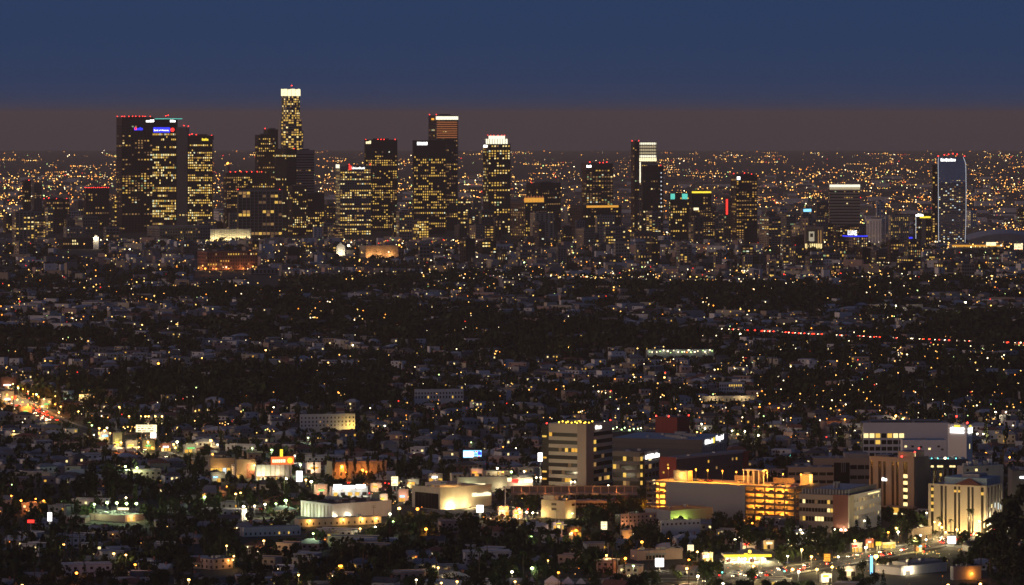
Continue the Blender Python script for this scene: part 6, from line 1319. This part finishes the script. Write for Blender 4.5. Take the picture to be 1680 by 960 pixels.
# ------------------------------------------------------------------ cars
_cm = {}
def car_parts(col, on, big=1.0):
    on = on * big if on else 0
    if (col, on) in _cm: return _cm[(col, on)]
    P = []; b = MB(); prof = [(-2.2, .35), (2.2, .35), (2.25, .75), (1.5, .95), (-2.0, 1.0), (-2.25, .8)]
    def ext(b, prof, w, m):
        n = len(b.v); k = len(prof); mm = b.mi(m)
        b.v += [(-w, y, z) for y, z in prof] + [(w, y, z) for y, z in prof]
        b.f += [tuple(n + i for i in range(k)), tuple(n + k + i for i in reversed(range(k)))]; b.m += [mm, mm]
        for i in range(k): j = (i + 1) % k; b.f.append((n + i, n + k + i, n + k + j, n + j)); b.m.append(mm)
    ext(b, prof, .9, col); P.append(('body', b.mesh('body'), (0, 0, 0)))
    b = MB(); ext(b, [(-1.7, .98), (1.0, .95), (.4, 1.45), (-1.2, 1.48)], .78, 'glass'); P.append(('cabin', b.mesh('cabin'), (0, 0, 0)))
    b = MB(); b.tube((-.12, 0, 0), (.12, 0, 0), .34, .34, 'tyre', 10); w = b.mesh('wheel')
    for x in (-.85, .85):
        for y in (-1.4, 1.4): P.append(('wheel', w, (x, y, .34)))
    h = MB(); h.ball((0, 0, 0), .2 * on if on else .12, 'head' if on else 'white', 1, 6, 4); t = MB(); t.ball((0, 0, 0), .22 * on if on else .12, 'tail' if on else 'carred', 1, 6, 4); h, t = h.mesh('headlight'), t.mesh('taillight')
    for x in (-.62, .62): P += [('headlight', h, (x, 2.26, .68)), ('taillight', t, (x, -2.28, .78))]
    _cm[(col, on)] = P; return P
CN = {'carwhite': 'white', 'carblack': 'black', 'carsilver': 'silver', 'carred': 'red', 'carblue': 'blue'}
def car(X, Y, z, rz, col, on, where):
    rt = thing('car', f"{CN[col]} car {'with its lights on ' if on else ''}{where}", 'car', (X, Y, z), rz, f"{CN[col]} cars {where}")
    for nm, me, loc in car_parts(col, on, 2.2 if 'freeway' in where else (1.7 if 'upper' in where else 1.25)): link(nm, me, rt, loc)
COLS = list(CN)
def on_road(pts, lo, hi, n, where, lanes):
    seg = [(a, b, math.hypot(b[0] - a[0], b[1] - a[1])) for a, b in zip(pts, pts[1:])]; tot = sum(s[2] for s in seg); used = []
    for _ in range(n * 6):
        if len(used) >= n: break
        t = tot * rng.uniform(lo, hi); ln = rng.choice(lanes); 
        if any(abs(t - u) < 7 and ln == v for u, v in used): continue
        used.append((t, ln)); q = t
        for a, b, l in seg:
            if q <= l: break
            q -= l
        ux, uy = (b[0] - a[0]) / l, (b[1] - a[1]) / l; X, Y = a[0] + ux * q + uy * ln, a[1] + uy * q - ux * ln
        ang = math.atan2(uy, ux) - math.pi / 2
        if ln < 0: ang += math.pi                        # right-hand traffic
        car(X, Y, float(gz(X, Y)) + .36 + (9.0 if pts is FREE else 0), ang, rng.choice(COLS), True, where)
on_road(BLVD, .25, .47, 46, 'queued on the upper boulevard', (-6, -2.5, 2.5, 6)); on_road(BLVD, .80, 1.0, 22, 'on the boulevard bend', (-6, -2.5, 2.5, 6)); on_road(BLVD, .55, .8, 8, 'on the dark stretch of boulevard', (-6, 2.5))
on_road(VERM, .0, .8, 44, 'in avenue traffic by the junction', (-6.5, -2.8, 2.8, 6.5)); on_road(FREE, .0, 1.0, 60, 'on the distant freeway', (-9.5, -6.5, -3.5))
S = lambda x: gar.sx('L', x)
def gar_car(u, v, z, rz, where, on=False):
    c, s = math.cos(gar.t), math.sin(gar.t); o = gar.root.location; car(o.x + u * c - v * s, o.y + u * s + v * c, o.z + z, gar.t + rz, rng.choice(COLS), on, where)
for x in (1125, 1131, 1142, 1148, 1196, 1201, 1262, 1268, 1278, 1294, 1310): gar_car(6 if x > 1250 else 17, max(S(x), 2), gar.h + .05, R(90), 'parked on the garage roof')
fh = (gar.h - .2) / 6
for k in range(1, 6):
    for x in (1237, 1246, 1253, 1262, 1276, 1285, 1078, 1087):
        if rng.random() < .45: gar_car(3.2, S(x), k * fh + .04, R(90 if rng.random() < .5 else -90), 'parked inside the orange garage')
for x, y in ((790, 842), (800, 844), (812, 846), (824, 847), (836, 849), (848, 846), (700, 845), (712, 847), (410, 838), (425, 837), (440, 835), (455, 834), (575, 812), (585, 813), (1290, 925), (1300, 922), (1210, 940), (1222, 944)):
    D = dist(y); X = wx(x, D)
    if not occupied(X, D, 1): car(X, D, .02, R(rng.choice((80, 100, 20))), rng.choice(COLS), rng.random() < .5, 'parked on a lit forecourt')
# traffic signals
def signal(x, y, c):
    D = dist(y, 5.2); X = wx(x, D); g = float(gz(X, D)); nm = {'pt_red': 'red', 'pt_grn': 'green', 'lamp_teal': 'green'}[c]
    rt = thing('traffic_signal', f'traffic signal showing {nm} over the road', 'traffic signal', (X, D, g), 0, f'traffic signals showing {nm}'); p = MB(); p.tube((0, 0, -.3), (0, 0, 5.2), .12, .1, 'polepaint'); p.build('pole', rt)
    h = MB(); h.box(-.28, .28, -.3, .0, 4.6, 6.0, 'dark'); h.build('housing', rt); l = MB(); l.ball((0, -.4, 5.6 if nm == 'red' else 4.9), .4, c, 1, 8, 5); l.build('signal_light', rt)
for x, y, c in ((632, 792, 'pt_red'), (638, 793, 'pt_red'), (606, 809, 'pt_red'), (522, 810, 'pt_red'), (798, 760, 'pt_red'), (748, 764, 'pt_red'), (810, 771, 'pt_red'), (1185, 937, 'lamp_teal'), (1180, 944, 'pt_red'), (1287, 935, 'lamp_teal'), (1290, 936, 'pt_red'), (56, 659, 'pt_red'), (66, 667, 'pt_red'), (48, 648, 'pt_red'), (78, 672, 'pt_red'), (26, 522, 'pt_red'), (110, 537, 'pt_red'), (1632, 868, 'pt_red'), (1516, 905, 'pt_red'), (1296, 745, 'lamp_teal'), (45, 640, 'pt_red'), (40, 662, 'pt_red')): signal(x, y, c)
for x, y0, y1, D in ((921.5, 860, 890, 2420), (829, 800, 838, 2640), (1570, 668, 700, 2900)):
    X = wx(x, D); rt = thing('monopole', 'tall pale steel pole with a small crosshead rising by the shops', 'pole', (X, D, 0), 0, 'pale steel poles'); p = MB(); p.tube((0, 0, 0), (0, 0, wz(y0, D)), .35, .25, 'white', 8); p.build('shaft', rt); p = MB(); p.box(-3, 3, -.3, .3, wz(y0, D) - .6, wz(y0, D), 'white'); p.build('crosshead', rt)
# utility poles
for i in range(40):
    Y = 2200 + 1000 * rng.random(); X = wx(rng.uniform(0, 1200), Y)
    if occupied(X, Y, 1) or near_road(X, Y, 0): continue
    rt = thing('utility_pole', 'wooden utility pole with crossarms between the houses', 'utility pole', (X, Y, float(gz(X, Y))), rng.uniform(-.3, .3), 'wooden utility poles'); p = MB(); p.tube((0, 0, -.3), (0, 0, 13), .17, .12, 'bark'); p.build('shaft', rt)
    for z in (11.6, 12.5): c = MB(); c.box(-1.3, 1.3, -.08, .08, z, z + .15, 'bark'); c.build('crossarm', rt)

# ------------------------------------------------------------------ haze
def haze():
    m = bpy.data.materials.new('haze'); m.use_nodes = True; n = m.node_tree.nodes; n.clear()
    o = n.new('ShaderNodeOutputMaterial'); v = n.new('ShaderNodeVolumePrincipled')
    v.inputs['Color'].default_value = (0.96, 0.80, 0.66, 1); v.inputs['Density'].default_value = HAZE_DENSITY; v.inputs['Anisotropy'].default_value = 0.0
    m.node_tree.links.new(v.outputs[0], o.inputs['Volume'])
    M['haze'] = m; b = MB(); b.box(-60000, 60000, -4000, 82000, -400, 305, 'haze'); o = stuff(b.build('haze'))
    tag(o, 'thin brown evening smog lying over the whole city', 'haze')
haze()
print('objects', len(bpy.data.objects), 'tris', sum(len(m.polygons) for m in bpy.data.meshes) * 2)
